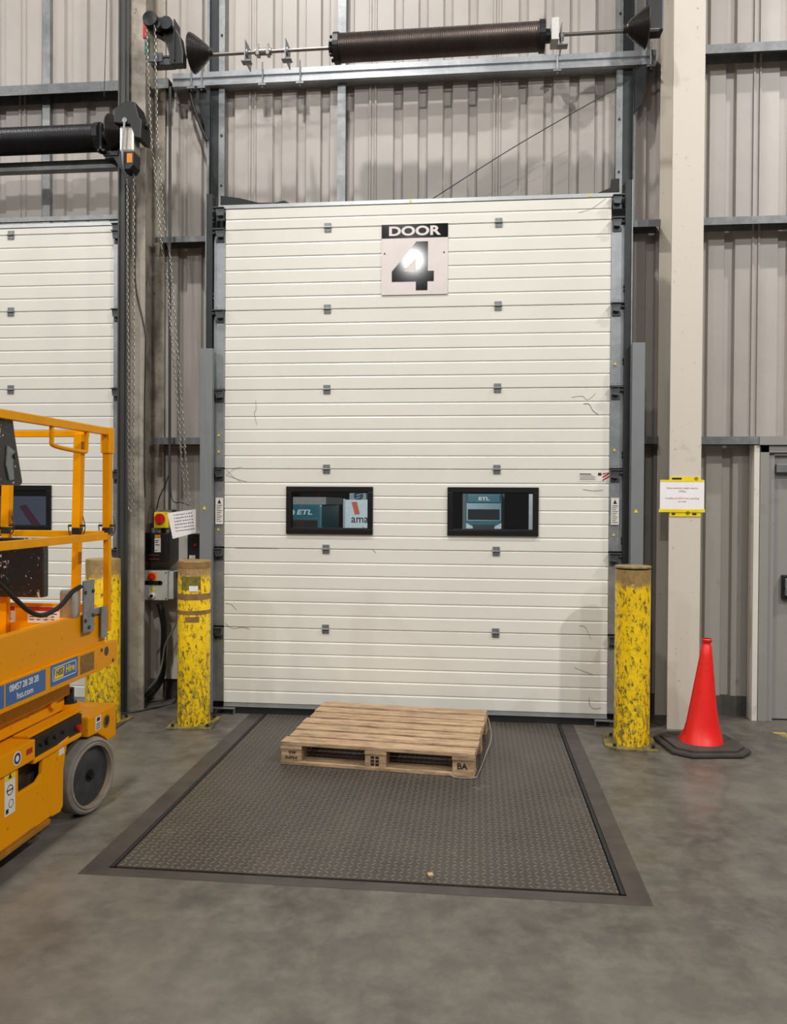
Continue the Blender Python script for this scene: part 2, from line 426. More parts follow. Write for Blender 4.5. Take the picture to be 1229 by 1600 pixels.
def ribbed(x0, x1, z0, z1, name, mat, y=0.45):
    """cladding sheet with recessed ribs every 0.2075 m and a double seam every fifth"""
    prof = [(x0, y)]
    k = math.floor((x0 - 1.12) / 0.2053)
    while True:
        xc = 1.12 + k * 0.2053
        if xc > x1: break
        if k % 5 == 0: pts = [(-.042, 0), (-.036, -.014), (-.022, -.014), (-.016, 0), (.004, 0), (.010, -.014), (.022, -.014), (.028, 0)]
        else: pts = [(-.042, 0), (-.030, .032), (.030, .032), (.042, 0)]
        for dx, dy in pts:
            if x0 < xc + dx < x1: prof.append((xc + dx, y + dy))
        k += 1
    prof.append((x1, y))
    back = [(x1, y + 0.12), (x0, y + 0.12)]
    b = MB(); pts = prof + back
    A = [b.b.verts.new((p[0], p[1], z0)) for p in pts]; B = [b.b.verts.new((p[0], p[1], z1)) for p in pts]; n = len(pts)
    for i in range(n): b.b.faces.new((A[i], A[(i + 1) % n], B[(i + 1) % n], B[i]))
    b.b.faces.new(A[::-1]); b.b.faces.new(B)
    return struct(b.build(name, mat))
ribbed(-6.0, 8.0, 4.03, 7.2, 'wall_back', CLAD)
ribbed(-0.86, -0.14, 1.42, 4.03, 'wall_back', CLAD)
ribbed(3.14, 4.13, 2.16, 4.03, 'wall_back', CLAD)
ribbed(3.14, 4.16, 0.157, 2.16, 'wall_back', CLADLOW)
ribbed(4.13, 8.0, 2.16, 4.03, 'wall_back', CLAD)
struct(MB().box(5.40, 8.0, 0.45, 0.57, 0, 2.16).build('wall_back', CLADLOW))
struct(MB().box(-6.0, -4.2, 0.45, 0.57, 0, 4.03).build('wall_back', CLAD))
struct(MB().box(-0.86, -0.14, 0.40, 0.57, 0.17, 1.42).build('wall_lining_panel', PANELW))
struct(MB().box(-0.86, -0.14, 0.44, 0.57, 0.0, 0.17).build('trim_1', KERB))
struct(MB().box(3.14, 4.16, 0.44, 0.6, 0.0, 0.157).build('trim_2', KERB))
# dark jambs added beside the two dock openings to stop light leaking in
for i, (x0, x1) in enumerate(((-0.14, 0.03), (2.985, 3.14), (-1.02, -0.86), (-4.2, -3.98))):
    struct(MB().box(x0, x1, 0.12, 0.57, 0.0, 4.03).build('trim_%d' % (i + 3), RUB if i < 2 else POST))

def channel(name, x0, x1, z0, z1, label, y0=0.285, y1=0.448):
    z0, z1 = 1.68 + (z0 - 1.68) * 1.0054, 1.68 + (z1 - 1.68) * 1.0054
    t = 0.006
    b = MB(); b.box(x0, x1, y0, y1, z1 - t, z1); b.box(x0, x1, y0, y0 + t, z0, z1 - t); b.box(x0, x1, y1 - t, y1, z0, z1 - t)
    o = b.build(name, GALVM); tag(o, label, 'wall rail', 'galvanised rails across the cladding'); return o
channel('cladding_rail', -4.0, -0.86, 5.125, 5.208, 'galvanised steel rail high on the cladding left of the hoist, above the black spring')
channel('cladding_rail', -0.72, -0.59, 5.125, 5.208, 'short stub of galvanised rail between scuffed column and upper beam')
channel('cladding_rail', 3.67, 6.5, 5.19, 5.26, 'galvanised steel rail right of the white column, topmost of three')
channel('cladding_rail', -0.70, -0.15, 3.845, 3.892, 'short galvanised rail behind the chains left of the tall door, upper one')
channel('cladding_rail', -0.70, -0.15, 2.165, 2.222, 'short galvanised rail behind the chains left of the tall door, lower one')
channel('cladding_rail', 3.15, 3.42, 3.865, 3.92, 'short galvanised rail between right door track and white column, upper one')
channel('cladding_rail', 3.15, 3.42, 2.165, 2.222, 'short galvanised rail between right door track and white column, lower one')
channel('cladding_rail', 3.67, 6.5, 3.865, 3.924, 'galvanised steel rail right of the white column, middle of three')
channel('cladding_rail', 3.67, 6.5, 2.161, 2.221, 'galvanised steel rail right of the white column, just above the grey door')
for i, (x0, x1, z0, lb) in enumerate(((0.840, 0.908, 4.03, 'mottled galvanised upright bar on the cladding above the white door'), (-1.705, -1.637, 3.98, 'galvanised upright bar on the cladding above the left door'))):
    x0 = 1.99 + (x0 - 1.99) * 1.0153; x1 = x0 + .068; b = MB().box(x0, x1, 0.40, 0.449, z0, 7.2)
    tag(b.build('upright_bar', GALV), lb, 'bar')

def icolumn(x0, x1, y0, y1, h, label, mats=(COLW, COLL)):
    t = thing('steel_column', label, 'column', ((x0 + x1) / 2, (y0 + y1) / 2, 0))
    MB().box(x0, x1, y0, y0 + 0.018, 0, h).build('front_flange', mats[0], t, bevel=0.002)
    b = MB().box((x0 + x1) / 2 - .007, (x0 + x1) / 2 + .007, y0 + .018, y1 - .018, 0, h).box(x0, x1, y1 - .018, y1, 0, h)
    b.build('web', mats[1], t, bevel=0.002)
    return t
CR = icolumn(3.432, 3.662, -0.03, 0.40, 7.2, 'white painted steel column right of the tall door with a taped notice')
CL = icolumn(-0.895, -0.665, 0.0, 0.42, 7.2, 'scuffed white steel column between the two dock doors', (COLD, COLD))

# ------------------------------------------------------------------ sectional doors
def zprof(z0, z1, y=0.0, pitch=0.1052):
    """front face profile with pressed ribs"""
    P = [(y + 0.006, z0), (y, z0 + 0.005)]
    n = max(1, round((z1 - z0) / pitch)); st = (z1 - z0) / n
    for k in range(1, n):
        z = z0 + k * st; P += [(y, z - .014), (y + .0055, z - .003), (y + .0055, z - .001), (y, z + .004)]
    P += [(y, z1 - .005), (y + 0.006, z1)]
    return P
def panel(b, x0, x1, z0, z1, clip=None):
    P = zprof(z0, z1)
    if clip:
        lo, hi = clip; P = [p for p in P if lo <= p[1] <= hi]
        P = [(0.0, lo)] * (lo > z0) + P + [(0.0, hi)] * (hi < z1)
    P = P + [(0.042, P[-1][1]), (0.042, P[0][1])]
    b.prism(P, x0, x1, 'x')
# hinge mesh
def hinge_mesh():
    b = MB(); b.box(-.027, .027, -.006, -.001, .004, .036); b.box(-.027, .027, -.006, -.001, -.034, -.006); b.cyl((-.03, -.010, 0), (.03, -.010, 0), .007, seg=10)
    for sx in (-.017, .017):
        for sz in (-.024, .026): b.cyl((sx, -.009, sz), (sx, -.006, sz), .004, seg=8)
    return b.build('hinge', GALV, None, local=True, bevel=0.001)
HG = hinge_mesh()
def bracket_mesh(sg):
    b = MB()
    b.box(-.075, .012, -.058, -.004, -.012, -.004)
    b.prism([(-.060, -.012), (.008, -.012), (.002, -.066), (-.045, -.072)], -.045, -.004)
    b.box(-.06, .006, -.010, -.004, -.10, -.066)
    b.cyl((-.095, -.02, -.03), (-.05, -.02, -.03), .012, seg=10)
    for x in (-.04, -.01): b.cyl((x, -.014, -.088), (x, -.01, -.088), .006, seg=8)
    o = b.build('roller_bracket', GALVD, None, local=True, bevel=0.001)
    if sg < 0:
        o.data.transform(Matrix.Diagonal((-1, 1, 1, 1))); o.data.flip_normals()
    return o
BL_ = bracket_mesh(1); BR_ = bracket_mesh(-1)
def put(src, parent, x, y, z):
    o = src.copy(); COL.objects.link(o); o.parent = parent; o.location = wm(parent).inverted() @ Vector((x, y, z)); return o
JZ = [0.085, 0.690, 1.320, 1.950, 2.575, 3.205, 3.842, 4.012]
def sect_door(num, xa, xb, wins, JZ, hx, label):
    t = thing('door_%d' % num, label, 'door', ((xa + xb) / 2, 0, 0), kind='structure')
    for i in range(len(JZ) - 1):
        z0, z1 = JZ[i] + .0015, JZ[i + 1] - .0015
        b = MB()
        if i == 2:
            xs = [xa] + [v for w in wins for v in (w[0] + .03, w[1] - .03)] + [xb]
            for k in range(len(xs) - 1):
                if k % 2 == 0: panel(b, xs[k], xs[k + 1], z0, z1)
                else: panel(b, xs[k], xs[k + 1], z0, z1, (z0, 1.47)); panel(b, xs[k], xs[k + 1], z0, z1, (1.785, z1))
        else: panel(b, xa, xb, z0, z1)
        b.build('door_section', DOOR, t)
    MB().box(xa, xb, -.002, .042, 0.058, 0.085).box(xa, xb, -.006, .0, 0.056, .064).build('bottom_rail', ALU, t)
    MB().box(xa - .02, xb + .02, 0.004, .04, 0.0, 0.0575).build('bottom_seal', RUB, t)
    MB().box(xa - .06, xb + .06, -.004, .03, JZ[-1] + .001, JZ[-1] + .030).build('top_rail', ALU, t)
    for w in wins:
        x0, x1 = w; z0, z1 = 1.439, 1.813
        b = MB(); fw = .042
        for q in ((x0, x1, z0, z0 + fw), (x0, x1, z1 - fw, z1), (x0, x0 + fw, z0 + fw, z1 - fw), (x1 - fw, x1, z0 + fw, z1 - fw)): b.box(q[0], q[1], -.016, .046, q[2], q[3])
        b.box(x0 + fw, x1 - fw, -.008, .03, z0 + fw, z0 + fw + .008); b.box(x0 + fw, x1 - fw, -.008, .03, z1 - fw - .008, z1 - fw)
        f = b.build('window_frame', BLACKM, t, bevel=0.003)
        MB().box(x0 + fw, x1 - fw, .012, .016, z0 + fw, z1 - fw).build('pane', GLASS, f)
    for z in JZ[1:-1]:
        for x in hx: put(HG, t, x, 0.0, z)
    for side, x in ((1, xa), (-1, xb)):
        for i in range(len(JZ) - 1):
            z0, z1 = JZ[i], JZ[i + 1]
            if z1 - z0 > .3:
                sx0, sx1 = (x - .088, x - .001) if side > 0 else (x + .001, x + .095)
                bb = MB().box(sx0, sx1, -.006, .03, z0 + .012, z1 - .010)
                e = sx0 if side > 0 else sx1 - .012
                bb.box(e, e + .012, -.016, -.006, z0 + .012, z1 - .075)
                for zz in (z0 + .03, z1 - .09):
                    for xx in (.02, .055): bb.cyl((sx0 + xx, -.010, zz), (sx0 + xx, -.005, zz), .005, seg=8)
                bb.build('end_stile', GALVS, t)
            put(BL_ if side > 0 else BR_, t, x - .012 if side > 0 else x + .014, -.004, z1 + .004)
    return t
D4 = sect_door(1, 0.0, 2.995, ((0.503, 1.192), (1.773, 2.469)), JZ, (0.822, 2.150), 'tall white ribbed sectional door with two black framed windows, marked 4')
D3 = sect_door(2, -3.93, -0.925, ((-3.43, -2.74), (-2.14, -1.447)), [0.085, 0.670, 1.30, 1.93, 2.595, 3.230, 3.855, 3.912], (-3.1, -1.8), 'white sectional door at the left edge behind the yellow lift')
for o in (HG, BL_, BR_): bpy.data.objects.remove(o)
# stickers on the doors
b = MB().box(2.77, 2.945, -.0015, -.0002, 1.862, 1.930); st = b.build('maker_label', WHITE, D4)
b = MB()
for k, (w, h) in enumerate(((.085, .007), (.10, .003), (.12, .003), (.11, .003), (.12, .003))): b.box(2.776, 2.776 + w, -.0022, -.0015, 1.913 - k * .010, 1.913 + h - k * .010)
b.box(2.912, 2.938, -.0022, -.0015, 1.905, 1.926); b.build('print', INKP, st)
s2 = MB().box(2.945, 2.998, -.0015, -.0002, 1.862, 1.930).build('hazard_label', WHITE, D4)
b = MB()
for k in range(3):
    z = 1.862 + k * .024; b.prism([(2.946, z), (2.946, z + .012), (2.997, min(z + .044, 1.93)), (2.997, min(z + .032, 1.93))], -.0022, -.0015)
b.build('stripes', REDL, s2)
for (x0, x1, z0, z1) in ((-.068, -.006, 1.51, 1.72), (3.008, 3.068, 1.533, 1.736)):
    l = MB().box(x0, x1, -.0185, -.0165, z0, z1).build('instruction_label', WHITE, D4)
    b = MB().prism([(x0 + .016, z1 - .045), (x1 - .016, z1 - .045), ((x0 + x1) / 2, z1 - .012)], -.0195, -.0185)
    for k in range(10): b.box(x0 + .008, x1 - .008 - .008 * (k % 3), -.0192, -.0185, z1 - .062 - k * .014, z1 - .058 - k * .014)
    b.build('print', INKP, l)
for (x, z) in ((-.045, 2.52), (-.045, 2.30 - .08), (-.045, 2.09), (-.045, 1.47), (3.03, 2.75), (3.03, 2.10), (3.03, 1.46)): tri_sticker(x, z, -.0165, D4)
tri_sticker(1.47, 4.028, -.0045, D4); tri_sticker(2.84, 4.028, -.0045, D4)
# scuffs and scratches on the door
b = MB(); random.seed(3)
def squiggle(b, x, z, pts, rr=.0022):
    rr *= .6
    b.tube([(x + dx, -.0012, z + dz) for dx, dz in pts], rr, 4, 3)
squiggle(b, 2.83, 2.50, [(-.12, 0), (-.04, .01), (.0, -.02), (.06, .03)]); squiggle(b, 2.86, 2.42, [(-.06, .03), (-.02, .03), (.01, -.02), (.05, -.05)], .004)
squiggle(b, 0.25, 2.40, [(0, .09), (.004, .02), (-.01, .0), (.0, -.06), (.01, -.1)], .0025)
squiggle(b, 0.02, 1.90, [(0, 0), (.08, -.03), (.16, -.05)]); squiggle(b, 0.01, 1.95, [(0, 0), (.06, -.06), (.12, -.10)], .0016); squiggle(b, 0.01, 1.90, [(0, 0), (.07, .05), (.13, .07)], .0015)
squiggle(b, 0.01, 0.88, [(0, 0), (.05, -.01), (.09, -.05)]); squiggle(b, 0.01, 0.72, [(0, 0), (.06, -.04), (.14, -.03), (.2, -.04)], .0025)
squiggle(b, 1.20, 1.325, [(-.01, .0), (.01, -.02), (.015, -.03)], .003)
squiggle(b, 2.80, 1.79, [(0, .01), (.08, 0), (.15, .005)], .0025); squiggle(b, 2.78, 0.70, [(0, .06), (.05, .05), (.09, -.04)], .002); squiggle(b, 2.86, 0.15, [(0, .06), (.01, 0), (.05, -.02), (.09, -.01)], .0025)
squiggle(b, 2.75, 0.42, [(0, .02), (.08, -.01), (.14, -.03)], .002); squiggle(b, 2.75, 3.90, [(0, 0), (.1, .03), (.2, .1)], .002); squiggle(b, 0.09, 1.323, [(0, 0), (.2, .002), (.35, -.002)], .0025)
b.build('scratches', simple('scratch_brown', (122, 112, 100), 0.7), D4)

# door number sign
SG = thing('number_sign', 'white sign with black header DOOR and large black 4 on the tall door', 'sign', (1.505, -.006, 3.30))
b = MB().box(1.247, 1.763, -.008, -.0005, 3.303, 3.849); b.build('board', SIGNW, SG, bevel=0.0015)
MB().box(1.2475, 1.7625, -.0095, -.008, 3.742, 3.8485).build('header', INK, SG)
text('DOOR', (1.50, -.0100, 3.792), 0.098, SIGNW, SG, sx=1.36, bold=0.0032)
def sp(px, py): return (1.247 + (px - 145) / 900 * .516, 3.303 + (1150 - py) / 957 * .546 + (0))
b = MB()
for poly in ([(615, 432), (776, 432), (774, 832), (615, 832)], [(615, 972), (772, 972), (772, 1092), (615, 1092)], [(288, 832), (857, 832), (857, 972), (288, 972)], [(288, 832), (615, 438), (615, 655), (449, 832)]):
    b.prism([sp(*p) for p in poly], -.0095, -.0081)
b.build('numeral', INK, SG)
for x in (1.272, 1.733): MB().cyl((x, -.011, 3.625), (x, -.008, 3.625), .006, seg=10).build('screw', DARKST, SG)

# ------------------------------------------------------------------ tracks, guards
def track(label, sg, x_in, ztop=7.2):
    """sg=+1: track lies left of the door"""
    t = thing('door_track', label, 'door track', (x_in, 0.02, 0), group='vertical door tracks')
    s = -sg
    def X(a, b_): return (min(x_in + s * a, x_in + s * b_), max(x_in + s * a, x_in + s * b_))
    x0, x1 = X(.085, .135); 
    b = MB().box(x0, x1, .045, .051, 0.01, ztop)
    x0, x1 = X(.096, .102); b.box(x0, x1, -.035, .045, .01, ztop)
    x0, x1 = X(.096, .150); b.box(x0, x1, -.041, -.035, .01, ztop)
    b.build('track_channel', DARKST, t)
    x0, x1 = X(.142, .150); b = MB().box(x0, x1, -.048, .05, .01, ztop); b.build('track_edge', GALV, t)
    for z in (.5, 1.4, 2.05, 2.75, 3.3, 3.9):
        for dz in (0, .03):
            x0, x1 = X(.088, .098); MB().cyl((x0, -.02, z + dz), (x1, -.02, z + dz), .012, seg=8).build('track_bolt', BLACK, t)
def wall_post(label, sg, xa, xb, xc):
    t = thing('wall_post', label, 'post', (xb, .40, 3.9), group='posts above the tall door')
    b = MB().box(min(xa, xb), max(xa, xb), .385, .391, 3.9, 7.2).box(min(xa, xa + sg * .006), max(xa, xa + sg * .006), .36, .448, 3.9, 7.2)
    b.build('dark_channel', DARKST, t)
    MB().box(min(xa, xa - sg * .022), max(xa, xa - sg * .022), .37, .448, 3.9, 7.2).build('light_edge', GALV, t)
    MB().box(min(xb, xc), max(xb, xc), .375, .448, 4.05, 7.2).build('galvanised_angle', GALV, t)
    for k in range(6): MB().cyl(((xb + xc) / 2, .368, 4.35 + k * .42), ((xb + xc) / 2, .375, 4.35 + k * .42), .010, seg=8).build('bolt', DARKST, t)
track('dark vertical track with galvanised edge at the left side of the tall door', 1, 0.0, 4.12)
track('dark vertical track with galvanised edge at the right side of the tall door', -1, 2.995, 4.12)
wall_post('dark channel and galvanised angle rising above the left side of the tall door', 1, -.262, -.185, -.135)
wall_post('dark channel and galvanised angle rising above the right side of the tall door', -1, 3.215, 3.135, 3.085)
b = MB().box(-.852, -.770, -.075, -.069, 0.0, 7.2).box(-.852, -.846, -.069, -.002, 0, 7.2).box(-.800, -.794, -.09, -.075, 0, 7.2).box(-.852, -.84, -.09, -.075, 0, 7.2)
tag(b.build('door_track', POST), 'tall dark grey steel track post in front of the scuffed column', 'door track', 'vertical door tracks')
for (x0, x1, lb) in ((-.168, -.070, 'plain grey sheet metal track guard behind the left yellow bollard'), (3.140, 3.232, 'plain grey sheet metal track guard behind the right yellow bollard')):
    t = thing('track_guard', lb, 'guard', ((x0 + x1) / 2, -.08, 0), group='grey track guards')
    MB().box(x0, x1, -.104, -.052, 0.02, 2.89).build('cover', GUARD, t, bevel=.003)
    tri_sticker((x0 + x1) / 2 - .01, 1.64, -.1045, t, .016)

# foot angles at base of the door
for x0, x1, lb in ((-.13, .10, 'small galvanised floor bracket at the left foot of the tall door'), (2.90, 3.13, 'small galvanised floor bracket at the right foot of the tall door')):
    b = MB().box(x0, x1, -.05, -.012, .045, .051).box(x0, x0 + .006, -.05, -.012, 0, .045).box(x1 - .006, x1, -.05, -.012, 0, .045)
    tag(b.build('floor_bracket', GALV), lb, 'bracket')
# black rubber seals showing over the door head
t = MB().prism([(-.06, 4.05), (-.06, 4.14), (.10, 4.115), (.25, 4.075), (.38, 4.07), (.46, 4.085), (.52, 4.055)], .05, .062)
tag(t.build('rubber_seal', RUB), 'black rubber flap curling over the left end of the tall door', 'seal')
t = MB().prism([(2.86, 4.05), (3.06, 4.05), (3.06, 4.17), (3.0, 4.165), (2.99, 4.10)], .05, .062)
tag(t.build('rubber_seal', RUB), 'black rubber flap over the right end of the tall door', 'seal')
t = MB().prism([(.70, 4.045), (.80, 4.062), (.90, 4.062), (1.0, 4.045)], .05, .062)
tag(t.build('rubber_seal', RUB), 'black rubber edge showing over the door head, middle of the three', 'seal')

# ------------------------------------------------------------------ spring beam and gear above door 4
b = MB()
P = [(.445, 5.168), (.36, 5.168), (.338, 5.178), (.338, 5.205), (.352, 5.215), (.352, 5.235), (.338, 5.246), (.338, 5.290), (.36, 5.303), (.445, 5.303), (.445, 5.295), (.366, 5.295), (.366, 5.176), (.445, 5.176)]
b.prism(P, -0.575, 3.385, 'x')
tag(b.build('spring_beam', GALVS), 'ribbed galvanised steel beam across the wall above the tall door', 'beam')
SY, SZ = -.10, 5.177
def shaft_z(x): return 5.160 + (x - .9) * .0045 - .01
b = MB().cyl((-.62, SY, SZ), (3.31, SY, SZ + .02), .0135, seg=16)
tag(b.build('spring_shaft', STEEL, smooth=True), 'thin steel shaft carrying the black spring above the tall door', 'shaft')
def spring(x0, x1, z, label, zr=0.0, sm=None):
    t = thing('torsion_spring', label, 'spring', ((x0 + x1) / 2, SY, z))
    R = .098; n = int((x1 - x0) / .0136); b = MB(); seg = 28; pr = .0070; rings = []
    N = n * seg
    prev = None; first = None
    for i in range(N + 1):
        a = 2 * PI * i / seg; x = x0 + (x1 - x0) * i / N
        c = Vector((x, SY + R * math.cos(a), z + R * math.sin(a) + zr * (x - x0))); rad = Vector((0, math.cos(a), math.sin(a)))
        ring = [b.b.verts.new(c + rad * pr * math.cos(q) + Vector((1, 0, 0)) * pr * math.sin(q)) for q in (0, PI / 3, 2 * PI / 3, PI, 4 * PI / 3, 5 * PI / 3)]
        if prev:
            for k in range(6): b.b.faces.new((prev[k], prev[(k + 1) % 6], ring[(k + 1) % 6], ring[k]))
        else: first = ring
        prev = ring
    b.b.faces.new(first); b.b.faces.new(prev[::-1])
    cl = b.build('coil', sm or SPRING, t, smooth=True)
    MB().cyl((x0, SY, z), (x1, SY, z + zr * (x1 - x0)), R - .002, seg=28).build('spring_core', BLACKM, cl)
    b = MB().cyl((x0 - .012, SY, z), (x0 + .03, SY, z), .112, seg=24).cyl((x0 - .05, SY, z), (x0 - .01, SY, z), .055, seg=16)
    for k in range(6): a = k * PI / 3; b.cyl((x0 - .04, SY + .08 * math.cos(a), z + .08 * math.sin(a)), (x0 - .01, SY + .08 * math.cos(a), z + .08 * math.sin(a)), .014, seg=8)
    b.build('winding_plug', BLACK, t)
    zz = z + zr * (x1 - x0)
    b = MB().cyl((x1 - .03, SY, zz), (x1 + .012, SY, zz), .114, seg=24).cyl((x1 + .01, SY, zz), (x1 + .05, SY, zz), .05, seg=16)
    b.build('winding_plug', BLACK, t)
    return t
spring(.896, 2.466, 5.179, 'long dark coiled torsion spring above the tall door', zr=.006)
def drum_mesh(b, x, z, sg):
    prof = [(.03, 0)]; prof.append((.142, 0)); prof.append((.146, .004))
    n = 13; L = .135
    for k in range(n):
        f = k / n; rr = .143 - .105 * f ** 1.15; h = .008 + L * f
        prof += [(rr, h), (rr, h + L / n * .35), (rr - .011, h + L / n * .6), (rr - .011, h + L / n * .8)]
    prof += [(.032, .15), (.032, .172), (.02, .172)]
    prof = [(a, h * sg + x) for a, h in prof]
    b.lathe(prof, (0, SY, z), 'x', 36)
for x, z, sg, lb in ((-.246, 5.200, 1, 'grooved black cable drum at the left end of the upper shaft'), (3.222, 5.214, -1, 'grooved black cable drum beside the white column')):
    b = MB(); drum_mesh(b, x, z, sg); tag(b.build('cable_drum', DRUMM), lb, 'cable drum')
def support(x, zt, label, mat=GALV, plate=True):
    t = thing('shaft_bracket', label, 'bracket', (x, SY, 5.1), group='brackets along the spring beam')
    if plate:
        b = MB().box(x - .004, x + .004, SY - .045, SY + .12, 5.10, zt).box(x - .03, x + .045, SY - .045, SY + .02, 5.096, 5.104)
        b.cyl((x - .012, SY, SZ), (x + .016, SY, SZ), .032, seg=14)
        b.build('plate', mat, t)
    MB().cyl((x + .012, .325, 5.13), (x + .012, .325, 5.34), .006, seg=8).box(x - .02, x + .045, .31, .36, 5.145, 5.160).build('clamp', GALV, t)
    return t
support(.190, 5.262, 'flat steel bracket holding the upper shaft, nearest the left drum')
support(.508, 5.257, 'flat steel bracket holding the upper shaft, nearest the spring')
support(2.60, 5.262, 'pale bracket at the right end of the black spring')
support(-.33, 5.10, 'small clamp bracket just left of the left cable drum', plate=False)
support(-.42, 5.10, 'small clamp bracket beside the chain hoist', plate=False)
support(3.33, 5.10, 'small clamp bracket at the right end of the beam', plate=False)
t = MB().box(2.522, 2.575, SY - .07, SY + .07, 5.125, 5.285).build('spring_anchor', simple('white_plastic', (206, 204, 198), .5)); tag(t, 'white block anchoring the right end of the black spring', 'anchor')
b = MB().cyl((.26, SY, 5.181), (.39, SY, 5.181), .026, seg=14)
for x in (.285, .365): b.box(x - .012, x + .012, SY - .03, SY + .03, 5.15, 5.21); b.cyl((x, SY, 5.20), (x, SY, 5.245), .006, seg=8)
tag(b.build('shaft_coupler', STEEL), 'steel bolted coupler joining the upper shaft', 'coupler')
# gusset straps from beam to wall posts
b = MB().prism([(-.46, 5.17), (-.40, 5.17), (-.29, 4.80), (-.262, 4.72), (-.262, 4.80), (-.262, 5.17)], .36, .37)
b.tube([(-.43, .345, 5.16), (-.40, .345, 5.02), (-.34, .345, 4.86), (-.275, .345, 4.72)], .012, 6)
tag(b.build('gusset_plate', DARKST), 'dark curved gusset plate under the left end of the beam', 'gusset')
b = MB().prism([(3.22, 5.165), (3.36, 5.165), (3.27, 4.86), (3.22, 4.80)], .33, .37)
tag(b.build('gusset_plate', DARKST), 'dark angled gusset plate under the right end of the beam', 'gusset')
# black gear box beside the column top
t = MB().box(3.25, 3.36, -.02, .10, 5.24, 6.2); tag(t.build('gear_housing', BLACK, bevel=.01), 'black housing at the top of the right track beside the column', 'housing')

# hoist of door 4
HT = thing('chain_hoist', 'black chain operated door hoist with red and green tags', 'hoist', (-.42, -.2, 5.05))
b = MB().prism([(-.545, 5.31), (-.54, 5.375), (-.50, 5.405), (-.44, 5.405), (-.40, 5.38), (-.335, 5.33), (-.285, 5.25), (-.262, 5.13), (-.262, 5.04), (-.36, 5.04), (-.385, 5.16), (-.42, 5.24), (-.47, 5.275)], -.25, -.17)
b.build('gearbox', BLACK, HT, bevel=.008)
MB().lathe([(.02, -.36), (.055, -.355), (.06, -.34), (.042, -.325), (.042, -.31), (.06, -.295), (.06, -.28)], (-.485, 0, 5.335), 'y', 28).build('chain_wheel', BLACKM, HT, smooth=True)
MB().cyl((-.44, -.33, 5.30), (-.44, -.28, 5.30), .03, seg=14).cyl((-.38, -.30, 5.33), (-.38, -.28, 5.33), .05, seg=16).box(-.33, -.322, -.27, -.15, 5.06, 5.37).build('cover_plate', DARKST, HT)
MB().box(-.595, -.567, -.22, -.20, 5.27, 5.385).build('red_tag', RED, HT, bevel=.002)
MB().box(-.580, -.545, -.22, -.20, 5.145, 5.262).build('green_tag', GREEN, HT, bevel=.002)
MB().box(-.53, -.36, -.22, -.14, 5.055, 5.10).box(-.53, -.42, -.27, -.255, 5.055, 5.12).build('mounting_bracket', GALVD, HT)

# chains of real links
def chain(b, pts, pitch=.026, wr=.0028, L=.018, W=.011):
    P = [Vector(p) for p in pts]; seg = []; tot = 0
    for i in range(len(P) - 1): seg.append((tot, P[i], P[i + 1])); tot += (P[i + 1] - P[i]).length
    n = int(tot / pitch); k = 0
    for i in range(n):
        s = (i + .5) * pitch
        while k < len(seg) - 1 and s > seg[k + 1][0]: k += 1
        a, p, q = seg[k]; t = (q - p).normalized(); c = p + t * (s - a)
        x = t.cross(Vector((.3, 1, .1))).normalized() if i % 2 else t.cross(Vector((1, -.2, .1))).normalized()
        ring = []
        for j in range(8):
            ang = 2 * PI * j / 8
            ctr = c + t * math.cos(ang) * L * .8 + x * math.sin(ang) * W * .75
            o = (t * math.cos(ang) * W + x * math.sin(ang) * L).normalized(); nn = t.cross(x)
            ring.append([b.b.verts.new(ctr + (o * math.cos(g) + nn * math.sin(g)) * wr) for g in (0, 2 * PI / 3, 4 * PI / 3)])
        for j in range(8):
            A = ring[j]; B = ring[(j + 1) % 8]
            for m in range(3): b.b.faces.new((A[m], A[(m + 1) % 3], B[(m + 1) % 3], B[m]))
def hang(x0, z0, x1, z1, y, bend=0.0, n=14):
    return [(x0 + (x1 - x0) * (t / n) ** 1.0 + bend * math.sin(PI * t / n), y + .003 * math.sin(t), z0 + (z1 - z0) * t / n) for t in range(n + 1)]
b = MB(); chain(b, hang(-.520, 5.29, -.470, 4.35, -.34) + hang(-.470, 4.35, -.395, 3.60, -.32)[1:] + hang(-.395, 3.60, -.225, 1.64, -.26)[1:])
chain(b, hang(-.450, 5.29, -.425, 4.35, -.34) + hang(-.425, 4.35, -.375, 3.75, -.32)[1:] + hang(-.375, 3.75, -.195, 1.63, -.25)[1:])
tag(b.build('hand_chain', CHAINM), 'long steel hand chain hanging from the black hoist to the paper note', 'chain')
b = MB(); chain(b, hang(-.728, 4.40, -.705, 1.64, -.20)); chain(b, hang(-.672, 4.40, -.668, 1.60, -.20)); chain(b, [(-.705, -.20, 1.64), (-.69, -.20, 1.60), (-.668, -.20, 1.60)])
tag(b.build('hand_chain', CHAINM), 'steel hand chain hanging in front of the scuffed column', 'chain')

# ------------------------------------------------------------------ gear above door 3
b = MB().box(-4.0, -.83, .02, .10, 4.385, 4.455); tag(b.build('spring_beam', GALV), 'plain galvanised box beam under the black spring at the left edge', 'beam')
b = MB().cyl((-1.15, SY, 4.583), (-.565, SY, 4.583), .0135, seg=14); tag(b.build('spring_shaft', STEEL, smooth=True), 'short shaft end between left spring and its motor', 'shaft')
spring(-2.9, -.985, 4.570, 'black coiled torsion spring at the left edge above the left door', sm=simple('black_spring_steel', (40, 39, 41), 0.4, 0.6, 0.15, 5))
b = MB(); drum_mesh(b, -.90, 4.60, 1); tag(b.build('cable_drum', DRUMM), 'grooved black cable drum between the left spring and the motor', 'cable drum')
b = MB().prism([(-.95, 4.40), (-.88, 4.41), (-.70, 4.12), (-.70, 4.20), (-.80, 4.46), (-.95, 4.46)], -.11, -.098).box(-.96, -.84, -.12, .02, 4.42, 4.455)
tag(b.build('gusset_plate', DARKST), 'dark diagonal bracket under the left motor', 'gusset')
